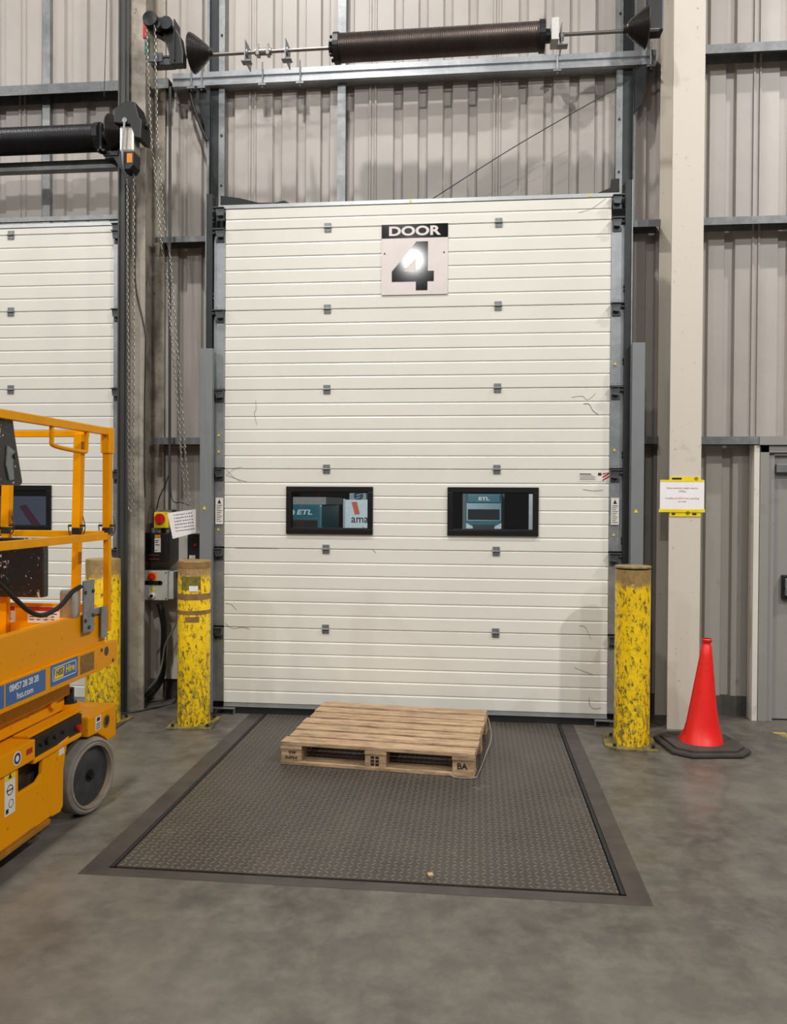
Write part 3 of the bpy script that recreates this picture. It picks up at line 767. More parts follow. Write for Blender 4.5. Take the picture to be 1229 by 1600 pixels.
b = MB().box(-.975, -.955, SY - .06, .05, 4.44, 4.66).box(-.99, -.93, SY - .06, SY + .0, 4.44, 4.455); tag(b.build('shaft_bracket', DARKST), 'dark bearing plate between left spring and its drum', 'bracket')
MO = thing('door_motor', 'door motor with black gearbox and silver body hanging by the scuffed column', 'motor', (-.69, -.2, 4.23))
b = MB().prism([(-.790, 4.59), (-.785, 4.70), (-.70, 4.745), (-.62, 4.74), (-.590, 4.62), (-.565, 4.60), (-.575, 4.46), (-.62, 4.47), (-.66, 4.57)], -.30, -.12); b.cyl((-.60, -.22, 4.585), (-.545, -.22, 4.585), .022, seg=14)
b.build('gearbox', BLACK, MO, bevel=.008)
MB().box(-.752, -.636, -.28, -.16, 4.37, 4.57).build('motor_casing', SILVER, MO, bevel=.018)
e = MB().prism([(-.752, 4.37), (-.636, 4.37), (-.640, 4.27), (-.665, 4.235), (-.725, 4.235), (-.752, 4.28)], -.285, -.155).build('end_cover', BLACK, MO, bevel=.006)
MB().box(-.690, -.648, -.2865, -.285, 4.285, 4.355).build('orange_label', ORNG, e)
MB().cyl((-.70, -.31, 4.60), (-.70, -.295, 4.60), .02, seg=14).tube([(-.70, -.305, 4.60), (-.715, -.31, 4.40), (-.718, -.29, 4.25), (-.722, -.22, 4.15)], .008, 6).build('conduit', GALV, MO)
b = MB().box(-4.0, -.79, .035, .06, 3.975, 4.012); tag(b.build('head_flashing', GALV), 'thin galvanised flashing strip over the left door head', 'flashing')

# ------------------------------------------------------------------ cables and conduits
b = MB().cyl((-.529, .17, 5.09), (-.520, .17, 1.62), .011, seg=10); tag(b.build('conduit_pipe', POST, smooth=True), 'thin dark vertical conduit running down to the yellow isolator', 'pipe')
b = MB().tube([(-.52, .17, 1.93), (-.56, .17, 1.82), (-.62, .2, 1.72), (-.65, .22, 1.62)], .005, 6)
b.tube([(-.52, .175, 1.90), (-.50, .18, 1.70), (-.40, .12, 1.68), (-.30, .0, 1.66), (-.21, -.20, 1.66)], .004, 6)
tag(b.build('cable', CABLE), 'thin black cord from the conduit to the yellow isolator and note', 'cable')
b = MB().tube([(-.74, -.012, 4.10), (-.745, -.012, 3.70), (-.735, -.012, 3.40), (-.66, -.012, 3.06), (-.655, -.012, 2.85), (-.665, .0, 2.4), (-.662, -.005, 1.95), (-.655, -.005, 1.72)], .006, 6)
tag(b.build('cable', CABLE), 'black cable drooping down the front of the scuffed column', 'cable')
b = MB().tube([(-1.019, .1, 7.0), (-1.04, .1, 5.8), (-1.06, .1, 5.0)], .003, 5); tag(b.build('cable', CABLE), 'thin wire hanging left of the dark track post', 'cable')
b = MB().tube([(3.03, .02, 4.84), (2.30, .03, 4.45), (1.62, .05, 4.05)], .004, 5, 8); tag(b.build('cable', CABLE), 'slack wire running diagonally above the tall door', 'cable')
b = MB().tube([(-.637, .25, .835), (-.615, .25, .75), (-.595, .25, .62), (-.60, .25, .45), (-.61, .26, .25), (-.66, .26, .13), (-.74, .22, .05)], .026, 10)
b.tube([(-.60, .24, .80), (-.575, .23, .5), (-.60, .24, .3), (-.63, .25, .15)], .012, 8)
tag(b.build('conduit_hose', BLACK, smooth=True), 'thick black ribbed conduit below the grey control box', 'hose')
b = MB().tube([(-.49, .30, 1.06), (-.492, .28, .8), (-.50, .25, .65), (-.57, .22, .50), (-.59, .2, .35), (-.62, .15, .22), (-.75, .1, .06), (-.76, .08, .01)], .008, 6)
tag(b.build('cable', CABLEG), 'grey cable from the wall plug curving down to the floor', 'cable')
b = MB().tube([(-.455, .32, 1.06), (-.455, .3, .8), (-.47, .3, .5), (-.49, .3, .2), (-.50, .25, .012), (-.60, .05, .008), (-.72, -.10, .008), (-.86, -.16, .008), (-.98, -.10, .008)], .006, 6)
tag(b.build('cable', CABLE), 'thin black cable trailing along the floor behind the left bollard', 'cable')

# ------------------------------------------------------------------ control boxes
T = thing('isolator_switch', 'yellow isolator box with a red rotary knob', 'switch', (-.60, .2, 1.54))
MB().box(-.665, -.540, .20, .30, 1.468, 1.600).build('box', YELL, T, bevel=.005)
MB().cyl((-.612, .18, 1.545), (-.612, .20, 1.545), .043, seg=24).box(-.620, -.604, .165, .18, 1.51, 1.58).build('knob', RED, T)
for x in (-.64, -.565, -.69): MB().cyl((x, .25, 1.428), (x, .25, 1.466), .018, seg=10).build('cable_gland', ALU, T)
MB().box(-.66, -.55, .30, .40, 1.40, 1.62).build('back_plate', GALV, T)
T = thing('control_box', 'black door control box with white label and three push buttons', 'control box', (-.63, .2, 1.3))
MB().box(-.738, -.528, .18, .40, 1.187, 1.426).build('box', BLACK, T, bevel=.008)
b = MB().box(-.650, -.598, .1775, .18, 1.268, 1.385); l = b.build('label', WHITE, T)
MB().box(-.648, -.600, .1765, .1775, 1.388, 1.412).build('orange_label', ORNG, T)
b = MB()
for k, (w, z) in enumerate(((.030, 1.36), (.022, 1.345), (.036, 1.325), (.018, 1.28))): b.box(-.645, -.645 + w, .1768, .1775, z, z + .007)
b.build('print', INKP, l)
for z in (1.375, 1.33, 1.285): MB().cyl((-.695, .168, z), (-.695, .18, z), .017, seg=18).build('push_button', BLACKM, T, smooth=True)
MB().box(-.70, -.61, .1755, .18, 1.238, 1.248).box(-.70, -.61, .1755, .18, 1.205, 1.215).build('red_marking', simple('dull_red', (96, 40, 36), .5), T)
T = thing('control_box', 'light grey enclosure with red knob and black slot, mounted lowest', 'control box', (-.63, .2, .99))
MB().box(-.764, -.545, .19, .40, .868, 1.112).build('box', GREYBOX, T, bevel=.006)
MB().box(-.545, -.505, .22, .40, .875, 1.105).build('side_box', GREYBOX, T, bevel=.006)
MB().box(-.712, -.636, .187, .19, 1.030, 1.100).build('yellow_plate', ORNG, T)
MB().cyl((-.672, .165, 1.068), (-.672, .187, 1.068), .026, seg=20).box(-.68, -.664, .152, .165, 1.05, 1.088).build('knob', RED, T)
b = MB().box(-.727, -.603, .186, .19, .995, 1.030).cyl((-.727, .186, 1.0125), (-.727, .19, 1.0125), .0175, seg=16).cyl((-.603, .186, 1.0125), (-.603, .19, 1.0125), .0175, seg=16); b.build('slot', BLACK, T)
MB().prism([(-.69, .945), (-.642, .945), (-.666, .985)], .1885, .19).build('warning_triangle', YELL, T)
MB().cyl((-.672, .17, .905), (-.672, .19, .905), .024, seg=20).build('button_collar', WHITE, T)
MB().cyl((-.672, .160, .905), (-.672, .17, .905), .014, seg=16).build('push_button', BLACK, T)
for x in (-.752, -.557):
    for z in (.882, 1.098): MB().cyl((x, .187, z), (x, .19, z), .006, seg=8).build('screw', DARKST, T)
T = thing('control_box', 'small black box half hidden behind the left grey track guard', 'control box', (-.33, .25, 1.31))
MB().box(-.378, -.255, .20, .40, 1.20, 1.42).build('box', BLACK, T, bevel=.006); MB().box(-.362, -.310, .198, .20, 1.215, 1.245).build('label', WHITE, T); MB().cyl((-.31, .19, 1.33), (-.31, .20, 1.33), .012, seg=14).build('red_button', RED, T)
T = thing('wall_socket', 'small grey wall socket with a black plug beside the grey enclosure', 'socket', (-.49, .35, 1.07))
MB().box(-.515, -.43, .36, .40, .98, 1.12).build('back_plate', GREYBOX, T, bevel=.004); MB().box(-.512, -.455, .29, .36, 1.045, 1.095).build('plug', BLACK, T, bevel=.008)
# laminated note hung from cord
T = thing('paper_note', 'laminated typed note hanging askew beside the yellow isolator', 'notice', (-.40, .0, 1.42))
P = [(-.470, 1.595), (-.235, 1.628), (-.235, 1.440), (-.425, 1.388)]
MB().prism(P, -.002, .0005).build('sheet', PAPER, T)
b = MB()
for k in range(6):
    z = 1.575 - k * .026
    x0 = -.42 + k * .004; n = 9
    for j in range(n):
        xx = x0 + j * .0175; 
        if xx < -.25: b.box(xx, xx + random.uniform(.008, .015), -.0028, -.002, z + (xx + .42) * .14, z + (xx + .42) * .14 + .006)
b.build('print', INKP, T)

# ------------------------------------------------------------------ dock leveller
LV = thing('dock_leveller', 'dark steel tread plate dock leveller set in the floor before the tall door', 'dock leveller', (1.48, -1.36, 0))
IX0, IX1, IY0, IY1 = .338, 2.637, -2.695, .055
b = MB()
b.box(OX0, IX0 - .012, OY0, OY1, -.05, .001); b.box(IX1 + .012, OX1, OY0, OY1, -.05, .001); b.box(IX0 - .012, IX1 + .012, OY0, IY0 - .012, -.05, .001)
b.build('pit_frame', FRAMEST, LV)
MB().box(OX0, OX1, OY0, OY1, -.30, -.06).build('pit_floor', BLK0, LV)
MB().box(IX0 + .018, IX1 - .018, IY0 + .004, IY1, -.012, .003).build('platform', TREAD, LV)
for x0 in (IX0 - .008, IX1 - .010): MB().box(x0, x0 + .018, IY0, IY1, -.04, .0025).build('rubber_edge', RUB, LV)

# ------------------------------------------------------------------ bollards
def bollard(loc, h, r_, label, plate, rz=0, cap=False):
    t = thing('bollard', label, 'bollard', loc, rz, group='yellow steel bollards')
    t['group'] = 'yellow steel bollards'
    if cap: MB().lathe([(r_, .014), (r_, h - .012)], seg=48).build('post', YEL, t, local=True, smooth=True); MB().lathe([(r_ * .99, h - .004), (r_ * 1.03, h), (r_ * 1.03, h + .010), (r_ * .97, h + .013)], seg=48).build('cap', simple('rusty_cap', (150, 132, 92), .6, 0, .25, 20), t, local=True, smooth=True)
    else: MB().lathe([(r_, .014), (r_, h - .01), (r_ - .004, h), (r_ - .012, h)], seg=48).build('post', YEL, t, local=True, smooth=True)
    MB().prism(plate, 0, .014, 'z').build('base_plate', PLATE, t, local=True, bevel=.002)
    for sx in (-1, 1):
        for sy in (-1, 1):
            q = plate_bolt
            MB().cyl((sx * q, sy * q, .014), (sx * q, sy * q, .034), .012, seg=6).build('anchor_bolt', DARKST, t, local=True)
    return t
PLATE = dirty('chipped_base_plate', (126, 112, 60), (62, 58, 46), (0.45, 0.6), 9, .6, fine=30, fineamt=(.5, .6))
plate_bolt = .128
sq = [(-.17, -.17), (.17, -.17), (.17, .17), (-.17, .17)]
oc = [(-.19, -.11), (-.12, -.18), (.155, -.18), (.165, -.15), (.165, .19), (-.19, .19)]
bollard((-.125, -.335, 0), 1.245, .122, 'chipped yellow bollard at the left foot of the tall door', sq, .12)
bollard((3.094, -.445, 0), 1.245, .121, 'chipped yellow bollard with a loose round cap beside the traffic cone', oc, -.06, True)
bollard((-.815, -.40, 0), 1.25, .127, 'yellow bollard with brown top partly hidden behind the yellow lift', sq, 0)
# worn brown tape bands on the left bollard
TB = simple('brown_tape', (146, 112, 66), .5, 0, .2, 14)
LB = [o for o in bpy.data.objects if o.get('label', '').startswith('chipped yellow bollard at the left')][0]
b = MB().lathe([(.1225, 1.19), (.1238, 1.19), (.1238, 1.235), (.1225, 1.235)], seg=40); b.build('tape_band', TB, LB, local=True, smooth=True)
b = MB().lathe([(.1225, .955), (.1236, .955), (.1236, 1.0), (.1225, 1.0)], seg=40); b.build('tape_band', TB, LB, local=True, smooth=True)
b = MB().lathe([(.1225, .845), (.1236, .845), (.1236, .875), (.1225, .875)], seg=40); b.build('tape_band', TB, LB, local=True, smooth=True)
def arc_patch(r0, a0, a1, z0, z1, n=10):
    b = MB(); A = []
    for i in range(n + 1):
        a = math.radians(a0 + (a1 - a0) * i / n); A.append([b.b.verts.new((math.cos(a) * rr, math.sin(a) * rr, z)) for rr, z in ((r0, z0), (r0 + .0015, z0), (r0 + .0015, z1), (r0, z1))])
    for i in range(n):
        for k in range(4): b.b.faces.new((A[i][k], A[i][(k + 1) % 4], A[i + 1][(k + 1) % 4], A[i + 1][k]))
    b.b.faces.new(A[0]); b.b.faces.new(A[-1][::-1]); return b
arc_patch(.1222, -125, -55, 1.03, 1.13).build('worn_sticker', simple('olive_residue', (128, 118, 40), .6, 0, .3, 30), LB, local=True)
arc_patch(.1236, -95, -65, 1.02, 1.06).build('torn_paper', PAPER, LB, local=True)
arc_patch(.1222, -110, -60, .79, .83).build('tape_strip', TB, LB, local=True)

# ------------------------------------------------------------------ traffic cone
CN = thing('traffic_cone', 'tall red plastic traffic cone on a dark octagonal rubber base', 'cone', (3.565, -.455, 0), math.radians(8))
bs = []
s_, c_ = .272, .10
base = [(-s_, -s_ + c_), (-s_ + c_, -s_), (s_ - c_, -s_), (s_, -s_ + c_), (s_, s_ - c_), (s_ - c_, s_), (-s_ + c_, s_), (-s_, s_ - c_)]
b = MB().prism([(x * .96, y * .96) for x, y in base], 0, .03, 'z'); b.prism([(x, y) for x, y in base], .008, .026, 'z'); b.prism([(x * .86, y * .86) for x, y in base], .03, .045, 'z')
b.build('base', RUBBASE, CN, local=True, bevel=.004)
b = MB(); seg = 40; rings = []
prof = [(.148, .045), (.136, .075), (.122, .11), (.108, .17), (.090, .28), (.074, .40), (.057, .53), (.044, .63), (.034, .705), (.026, .716), (.025, .726), (.032, .734), (.034, .75), (.029, .757)]
for rr, h in prof:
    lean = .035 * max(0, (h - .05)) / .7
    wob = .010 * max(0, 1 - abs(h - .12) / .12)
    rings.append([b.b.verts.new((math.cos(2 * PI * i / seg) * (rr + wob * math.sin(3 * 2 * PI * i / seg + h * 20)) + lean, math.sin(2 * PI * i / seg) * (rr + wob * math.cos(2 * 2 * PI * i / seg)), h)) for i in range(seg)])
for k in range(len(rings) - 1):
    for i in range(seg): b.b.faces.new((rings[k][i], rings[k][(i + 1) % seg], rings[k + 1][(i + 1) % seg], rings[k + 1][i]))
b.build('cone_body', REDC, CN, local=True, smooth=True)

# ------------------------------------------------------------------ pallet
PL = thing('wooden_pallet', 'worn wooden pallet lying on the dock leveller', 'pallet', (1.424, -.715, .0045), math.radians(-5.2))
LX, LY = 1.245, 1.06
w7 = .121; gap = (LY - 7 * w7) / 6
random.seed(11)
for k in range(7):
    y = -LY / 2 + k * (w7 + gap)
    dx = random.uniform(-.012, .012)
    o = MB().box(-LX / 2 + dx, LX / 2 + dx * .6, y, y + w7, .124, .146).build('deck_board', WOOD, PL, local=True, bevel=.004)
    o.data.transform(Matrix.Translation((0, 0, random.uniform(-.001, .001))))
for x in (-LX / 2, -.07, LX / 2 - .14):
    MB().box(x + (.0 if x < 0 else 0), x + .14, -LY / 2, LY / 2, .100, .1235).build('stringer_board', WOOD, PL, local=True, bevel=.003)
    for y in (-LY / 2 + .004, -.06, LY / 2 - .124):
        MB().box(x + .003, x + .137, y, y + .12, .022, .0995).build('block', WOOD, PL, local=True, bevel=.003)
for y in (-LY / 2, -.06, LY / 2 - .12):
    MB().box(-LX / 2, LX / 2, y, y + .12, 0, .0215).build('bottom_board', WOOD, PL, local=True, bevel=.003)
def ptext(s, x, z, size, bold=.0012, sx=1.0):
    cu = text(s, (0, 0, 0), size, INKP, None if False else PL, bold=bold, sx=sx, name='stamp')
    me = cu.data; me.transform(wm(PL)); me.transform(Matrix.Translation((x, -LY / 2 - .0005 + .004, z)))
ptext('BA', .545, .062, .052); ptext('VW', -.545, .078, .030); ptext('D-67214', -.552, .045, .022); 
b = MB()
for i in range(3):
    for j in range(2): b.box(-.030 + j * .03, -.008 + j * .03, -LY / 2 + .0025, -LY / 2 + .004, .03 + i * .022, .045 + i * .022)
b.build('stamp', INKP, PL, local=True)
# loose strap hanging at the right end
b = MB().tube([(LX / 2 + .01, LY / 2 - .1, .12), (LX / 2 + .05, .2, .05), (LX / 2 + .035, -.1, .015), (LX / 2 + .02, -.45, .012), (LX / 2 + .0, -LY / 2 - .02, .008), (LX / 2 - .12, -LY / 2 - .025, .006), (LX / 2 - .16, -LY / 2 - .01, .03)], .003, 5)
b.build('strapping', simple('plastic_strap', (150, 146, 138), .3), PL, local=True)

# ------------------------------------------------------------------ notice taped to the column
T = thing('paper_notice', 'white paper notice taped with yellow tape to the white column', 'notice', (3.52, -.036, 1.75))
MB().box(3.363, 3.684, -.038, -.035, 1.640, 1.872).build('sheet', PAPER, T)
for q in ((3.434, 3.660, -.0345, -.0305, 1.868, 1.897), (3.364, 3.683, -.0392, -.038, 1.860, 1.874), (3.434, 3.660, -.0345, -.0305, 1.600, 1.640), (3.355, 3.69, -.0392, -.038, 1.632, 1.655)): MB().box(*q).build('tape_strip', TAPEY, T)
for (x, z) in ((3.625, 1.883), (3.565, 1.628)): MB().ring(.0105, .0135, -.0400, -.0392, (x, 0, z), 'y', 18).build('round_mark', INKP, T); MB().ring(.003, .006, -.0400, -.0392, (x, 0, z), 'y', 12).build('round_mark', INKP, T)
for q in ((3.45, 3.52, 1.876, 1.890), (3.45, 3.475, 1.612, 1.626), (3.60, 3.63, 1.612, 1.626)): MB().box(q[0], q[1], -.036, -.0345, q[2], q[3]).build('tape_print', INKP, T)
for s, z, x in (('Ramp maximum weight capacity', 1.812, 3.525), ('5000kg', 1.788, 3.525), ('Forklifts are NOT to be operating', 1.735, 3.525), ('on ramp', 1.712, 3.525)):
    text(s, (x, -.0384, z), .0175, INKR, T, depth=.0002)

# ------------------------------------------------------------------ personnel door
T = thing('door_3', 'grey steel personnel door with frame at the right edge', 'door', (4.8, .3, 0), kind='structure')
b = MB().box(4.196, 4.262, .295, .42, 0, 2.155).box(4.262, 4.31, .315, .42, 0, 2.09).box(4.196, 5.45, .295, .42, 2.10, 2.155).box(4.262, 5.4, .315, .42, 2.078, 2.11).box(5.36, 5.45, .295, .42, 0, 2.155)
b.build('door_frame', PDOOR, T, bevel=.002)
MB().box(4.31, 5.36, .345, .39, .012, 2.078).build('door_leaf', PDOOR, T)
MB().box(4.318, 4.60, .29, .345, 1.945, 2.01).box(4.60, 4.63, .30, .33, 1.97, 2.0).build('door_closer', GALV, T, bevel=.004)
MB().box(4.375, 4.44, .30, .345, .955, 1.145).build('lock_case', BLACK, T, bevel=.01)
MB().box(4.388, 4.60, .275, .30, 1.02, 1.06).box(4.388, 4.43, .28, .305, .985, 1.12).build('push_handle', GALV, T, bevel=.006)
struct(MB().box(4.152, 4.192, .30, .42, 0, 2.16).build('trim_7', PANELW))
struct(MB().box(4.183, 5.5, .275, .30, 2.158, 2.225).build('trim_8', PDOOR))
b = MB().prism([(4.19, -.02), (4.28, -.02), (4.44, -.42), (4.44, -.62), (4.30, -.30)], 0.0005, .002, 'z'); tag(b.build('floor_marking', FLOORY), 'worn yellow paint mark on the floor at the right edge', 'floor marking')
b = MB().box(-.012, .012, -.018, .018, 0, .008); o = b.build('wood_chip', WOOD); o.location = (1.80, -2.62, .004); o.rotation_euler = (0, 0, .3); tag(o, 'tiny wood chip on the steel plate near its front edge', 'wood chip')

# ------------------------------------------------------------------ scissor lift
LF = thing('scissor_lift', 'yellow scissor lift with guard rails at the left edge', 'scissor lift', (-.46, -3.0, 0))
XR, XL = -.08, -.86; YF, YB = -1.84, -4.2
# chassis
b = MB()
side = [(YB, .13), (-2.46, .13), (-2.42, .16), (-2.42, .462), (-2.55, .442), (-2.56, .365), (-2.60, .342), (-2.76, .342), (-2.76, .47), (YB, .47)]
b.prism(side, XR - .02, XR, 'x'); b.prism(side, XL, XL + .02, 'x')
b.box(XL, XR + .012, YB, -2.64, .465, .560); b.box(XL, XR - .10, -2.64, -2.2, .455, .560)
b.box(XR - .10, XR + .008, -2.64, -2.18, .440, .462)
b.box(XR - .10, XR - .02, -2.64, -2.12, .558, .572)
b.build('chassis', LIFTY, LF, bevel=.006)
MB().box(XR - .26, XR - .06, -2.80, -2.50, .30, .46).box(XL + .05, XR - .12, -3.9, -2.5, .14, .45).build('underbody', simple('lift_dark_interior', (64, 50, 34), .6, 0, .3, 12), LF)
# front corner block
b = MB().prism([(-2.13, .418), (-2.02, .412), (-1.93, .36), (-1.90, .335), (-1.795, .335), (-1.795, .525), (-2.13, .525)], XR - .30, XR + .018, 'x').build('corner_block', LIFTY, LF, bevel=.012)
MB().ring(.026, .036, XR + .018, XR + .022, (0, -1.92, .452), 'x', 20).build('tie_down_ring', BROWNT, LF)
MB().cyl((XR + .018, -1.92, .452), (XR + .0195, -1.92, .452), .028, seg=20).build('tie_down_hole', BLACK, LF)
l = MB().box(XR + .018, XR + .0195, -2.05, -1.985, .430, .505).build('safety_label', WHITE, LF)
b = MB(); 
for k in range(3): b.box(XR + .0195, XR + .020, -2.043, -1.992, .437 + k * .012, .442 + k * .012)
b.box(XR + .0195, XR + .020, -2.035, -2.0, .478, .498); b.build('print', INKP, l)
MB().box(XL, XR - .28, -1.95, -1.80, .30, .52).build('front_crossmember', LIFTY, LF, bevel=.01)
# control panel on chassis
cp = MB().box(XR - .06, XR - .004, -2.63, -2.16, .463, .556).build('ground_controls', BLACK, LF)
for yy, rr in ((-2.50, .020), (-2.43, .012), (-2.56, .010), (-2.35, .010)): MB().cyl((XR - .004, yy, .51), (XR + .006, yy, .51), rr, seg=16).build('control_knob', BLACKM if rr > .012 else DARKST, cp)
MB().cyl((XR - .004, -2.20, .49), (XR + .012, -2.20, .49), .018, seg=14).build('emergency_stop', RED, cp)
# fender leg and pothole guard
b = MB().prism([(-2.42, .462), (-2.30, .475), (-2.33, .42), (-2.36, .32), (-2.362, .14), (-2.39, .118), (-2.47, .125), (-2.50, .16), (-2.50, .30)], XR - .035, XR + .002, 'x').build('wheel_fender', LIFTY, LF, bevel=.006)
MB().box(XR - .02, XR + .012, YB, -2.50, .105, .128).box(XR - .015, XR + .004, YB, -2.62, .128, .140).build('pothole_guard', simple('worn_ochre_steel', (176, 118, 30), .5, .1, .2, 9), LF, bevel=.004)
l = MB().box(XR, XR + .0015, -2.868, -2.787, .275, .470).build('crush_hazard_label', WHITE, LF)
MB().box(XR + .0015, XR + .002, -2.865, -2.790, .430, .467).build('yellow_header', YELL, l)
b = MB().prism([(-2.842, .437), (-2.815, .437), (-2.828, .462)], XR + .002, XR + .0025, 'x'); b.ring(.020, .024, XR + .0015, XR + .0022, (0, -2.828, .385), 'x', 18)
b.box(XR + .0015, XR + .0022, -2.855, -2.802, .382, .388); b.box(XR + .0015, XR + .0022, -2.86, -2.84, .285, .305); b.ring(.016, .019, XR + .0015, XR + .0022, (0, -2.820, .322), 'x', 14); b.build('pictogram', INKP, l)
l = MB().box(XR + .002, XR + .0035, -2.405, -2.355, .405, .465).build('small_label', WHITE, LF); MB().box(XR + .0035, XR + .004, -2.403, -2.357, .450, .463).build('green_header', GREEN, l)
l = MB().cyl((XR + .012, -2.79, .515), (XR + .0135, -2.79, .515), .032, seg=24).build('round_label', WHITE, LF); MB().ring(.014, .026, XR + .0135, XR + .014, (0, -2.79, .515), 'x', 18).build('blue_ring', simple('dark_blue', (30, 60, 110), .5), l)
MB().box(XR + .012, XR + .0135, -2.715, -2.665, .505, .53).build('small_red_label', REDL, LF)
# folded scissor stack
b = MB()
for z0, z1, xo in ((.575, .645, .10), (.655, .745, .07)): b.box(XR - xo - .035, XR - xo, -4.1, -2.16, z0, z1); b.box(XL + xo, XL + xo + .035, -4.1, -2.16, z0, z1)
for yy in (-2.3, -3.0, -3.8): b.cyl((XL + .08, yy, .64), (XR - .08, yy, .64), .03, seg=12)
b.box(XL + .2, XR - .2, -4.0, -2.3, .60, .72)
b.build('scissor_arms', LIFTY, LF, bevel=.005)
MB().cyl((XR - .10, -2.12, .545), (XR - .10, -2.12, .60), .055, seg=20).cyl((XR - .10, -2.12, .525), (XR - .10, -2.12, .55), .062, seg=20).build('pivot_collar', LIFTY, LF, smooth=True)
MB().cyl((XR - .10, -2.12, .60), (XR - .10, -2.12, .68), .030, seg=16).cyl((XR - .10, -2.12, .60), (XR - .10, -2.12, .61), .045, seg=16).build('pivot_pin', DARKST, LF, smooth=True)
# platform
b = MB()
b.box(XR - .03, XR - .002, YB, -1.895, .88, 1.078); b.box(XL + .002, XL + .03, YB, -1.895, .88, 1.078); b.box(XL + .03, XR - .03, YB, -1.93, .905, .93)
b.box(XR - .06, XR - .002, YB, -1.895, 1.070, 1.079)
b.build('deck', LIFTY, LF, bevel=.004)
b = MB().prism([(YB, .752), (-2.0, .752), (-1.80, .765), (-1.788, .80), (-1.788, .875), (-1.80, .888), (YB, .888)], XR - .01, XR + .02, 'x'); b.box(XL - .02, XL + .01, YB, -1.79, .752, .888); b.box(XL, XR, -1.86, -1.82, .76, .88)
b.build('platform_frame', LIFTY, LF, bevel=.004)
X2 = XR + .02
for (y0, y1, z0, z1) in ((-3.45, -2.905, .775, .876), (-2.893, -2.565, .775, .876), (-2.52, -2.25, .777, .880)):
    l = MB().box(X2, X2 + .0015, y0, y1, z0, z1).build('blue_sticker', BLUE, LF)
    if y0 == -2.893:
        text('08457 28 28 28', (X2 + .0018, -2.748, .846), .042, WHITE, l, '+x', sx=.98, bold=.0004, spacing=.92); text('hss.com', (X2 + .0018, -2.742, .802), .042, WHITE, l, '+x', bold=.0004)
    if y0 == -2.52:
        b = MB()
        for (a, c, e, f) in ((-2.502, -2.270, .862, .866), (-2.502, -2.270, .798, .802), (-2.502, -2.497, .798, .866), (-2.275, -2.270, .798, .866)): b.box(X2 + .0015, X2 + .002, a, c, e, f)
        b.build('logo_outline', WHITE, l)
        MB().prism([(-2.488, .806), (-2.40, .806), (-2.388, .857), (-2.476, .857)], X2 + .0015, X2 + .002, 'x').build('logo_plate', YELL, l)
        text('HSS', (X2 + .0023, -2.437, .834), .042, simple('logo_blue', (40, 66, 100), .5), l, '+x', sx=1.0, bold=.001, shear=.2); text('Hire', (X2 + .0018, -2.335, .834), .050, YELL, l, '+x', sx=1.0, bold=.001, shear=.2)
MB().box(X2, X2 + .001, -2.225, -2.07, .775, .872).build('sticker_residue', BROWNT, LF)
MB().cyl((X2, -1.925, .845), (X2 + .001, -1.925, .845), .026, seg=22).build('round_hole', BLACK, LF)
for yy, zz in ((-1.985, .862), (-1.845, .78)): MB().cyl((X2, yy, zz), (X2 + .004, yy, zz), .010, seg=12).build('bolt', simple('rusty_bolt', (104, 60, 34), .6), LF)
# toe board and its warning labels at the end
MB().box(XL + .03, XR - .05, -1.92, -1.905, .93, 1.105).build('toe_board', LIFTY, LF, bevel=.003)
for x0, x1 in ((-.527, -.337), (-.80, -.60)):
    l = MB().box(x0, x1, -1.9225, -1.921, .995, 1.088).build('warning_label', WHITE, LF); MB().box(x0 + .003, x1 - .003, -1.9232, -1.9225, 1.062, 1.085).build('red_header', REDL, l)
    b = MB()
    for k in range(3):
        for j in range(4): b.box(x0 + .012 + j * .043, x0 + .012 + j * .043 + random.uniform(.018, .034), -1.9232, -1.9225, 1.043 - k * .016, 1.048 - k * .016)
    b.build('print', INKP, l)
# guard rails
tw = .040
def rail(p0, p1, w=tw, h=tw, name='guard_rail'): return MB().bar(p0, p1, w, h).build(name, LIFTR, LF, bevel=.004)
rail((XR, YF, 2.078), (XR, YB, 2.045)); rail((XL, YF - .02, 2.078), (XL, YB, 2.045)); rail((XR, YF - .04, 1.488), (XR, YB, 1.478), .03); rail((XL, YF - .04, 1.488), (XL, YB, 1.478), .03)
rail((XL, -1.925, 2.062), (XR - .09, -1.925, 2.062), .03, .036); rail((XL, -1.925, 1.50), (XR, -1.925, 1.50), .03, .036)
for x, y in ((XR, -1.875), (XL, -1.895), (XR, -3.15), (XL, -3.15), (XR, YB + .02), (XL, YB + .02)):
    rail((x, y, 1.535), (x, y, 2.06), .040, .044, 'rail_post'); rail((x, y, .95), (x, y, 1.50), .034, .034, 'rail_post')
for x in (-.222, -.640):
    rail((x, -1.945, 1.535), (x + .012, -1.945, 2.06), .046, .046, 'rail_post'); rail((x - .012, -1.945, .93), (x, -1.945, 1.50), .040, .040, 'rail_post')
MB().box(XR - .028, XR + .026, -1.905, -1.842, 1.955, 2.10).build('corner_sleeve', LIFTR, LF, bevel=.004)
b = MB()
for x, y in ((XR, -1.875), (-.222, -1.945), (-.640, -1.945)):
    b.cyl((x - .045, y - .01, 1.548), (x + .045, y - .01, 1.548), .007, seg=8); b.tube([(x + .04, y - .015, 1.60), (x + .055, y - .02, 1.55), (x + .05, y - .02, 1.51), (x + .03, y - .02, 1.49)], .003, 5); b.tube([(x - .045, y - .015, 1.55), (x - .035, y - .02, 1.50), (x - .02, y - .02, 1.49)], .003, 5)
    b.box(x - .022, x + .022, y - .022, y + .022, 1.500, 1.535)
b.build('locking_pin', DARKST, LF)
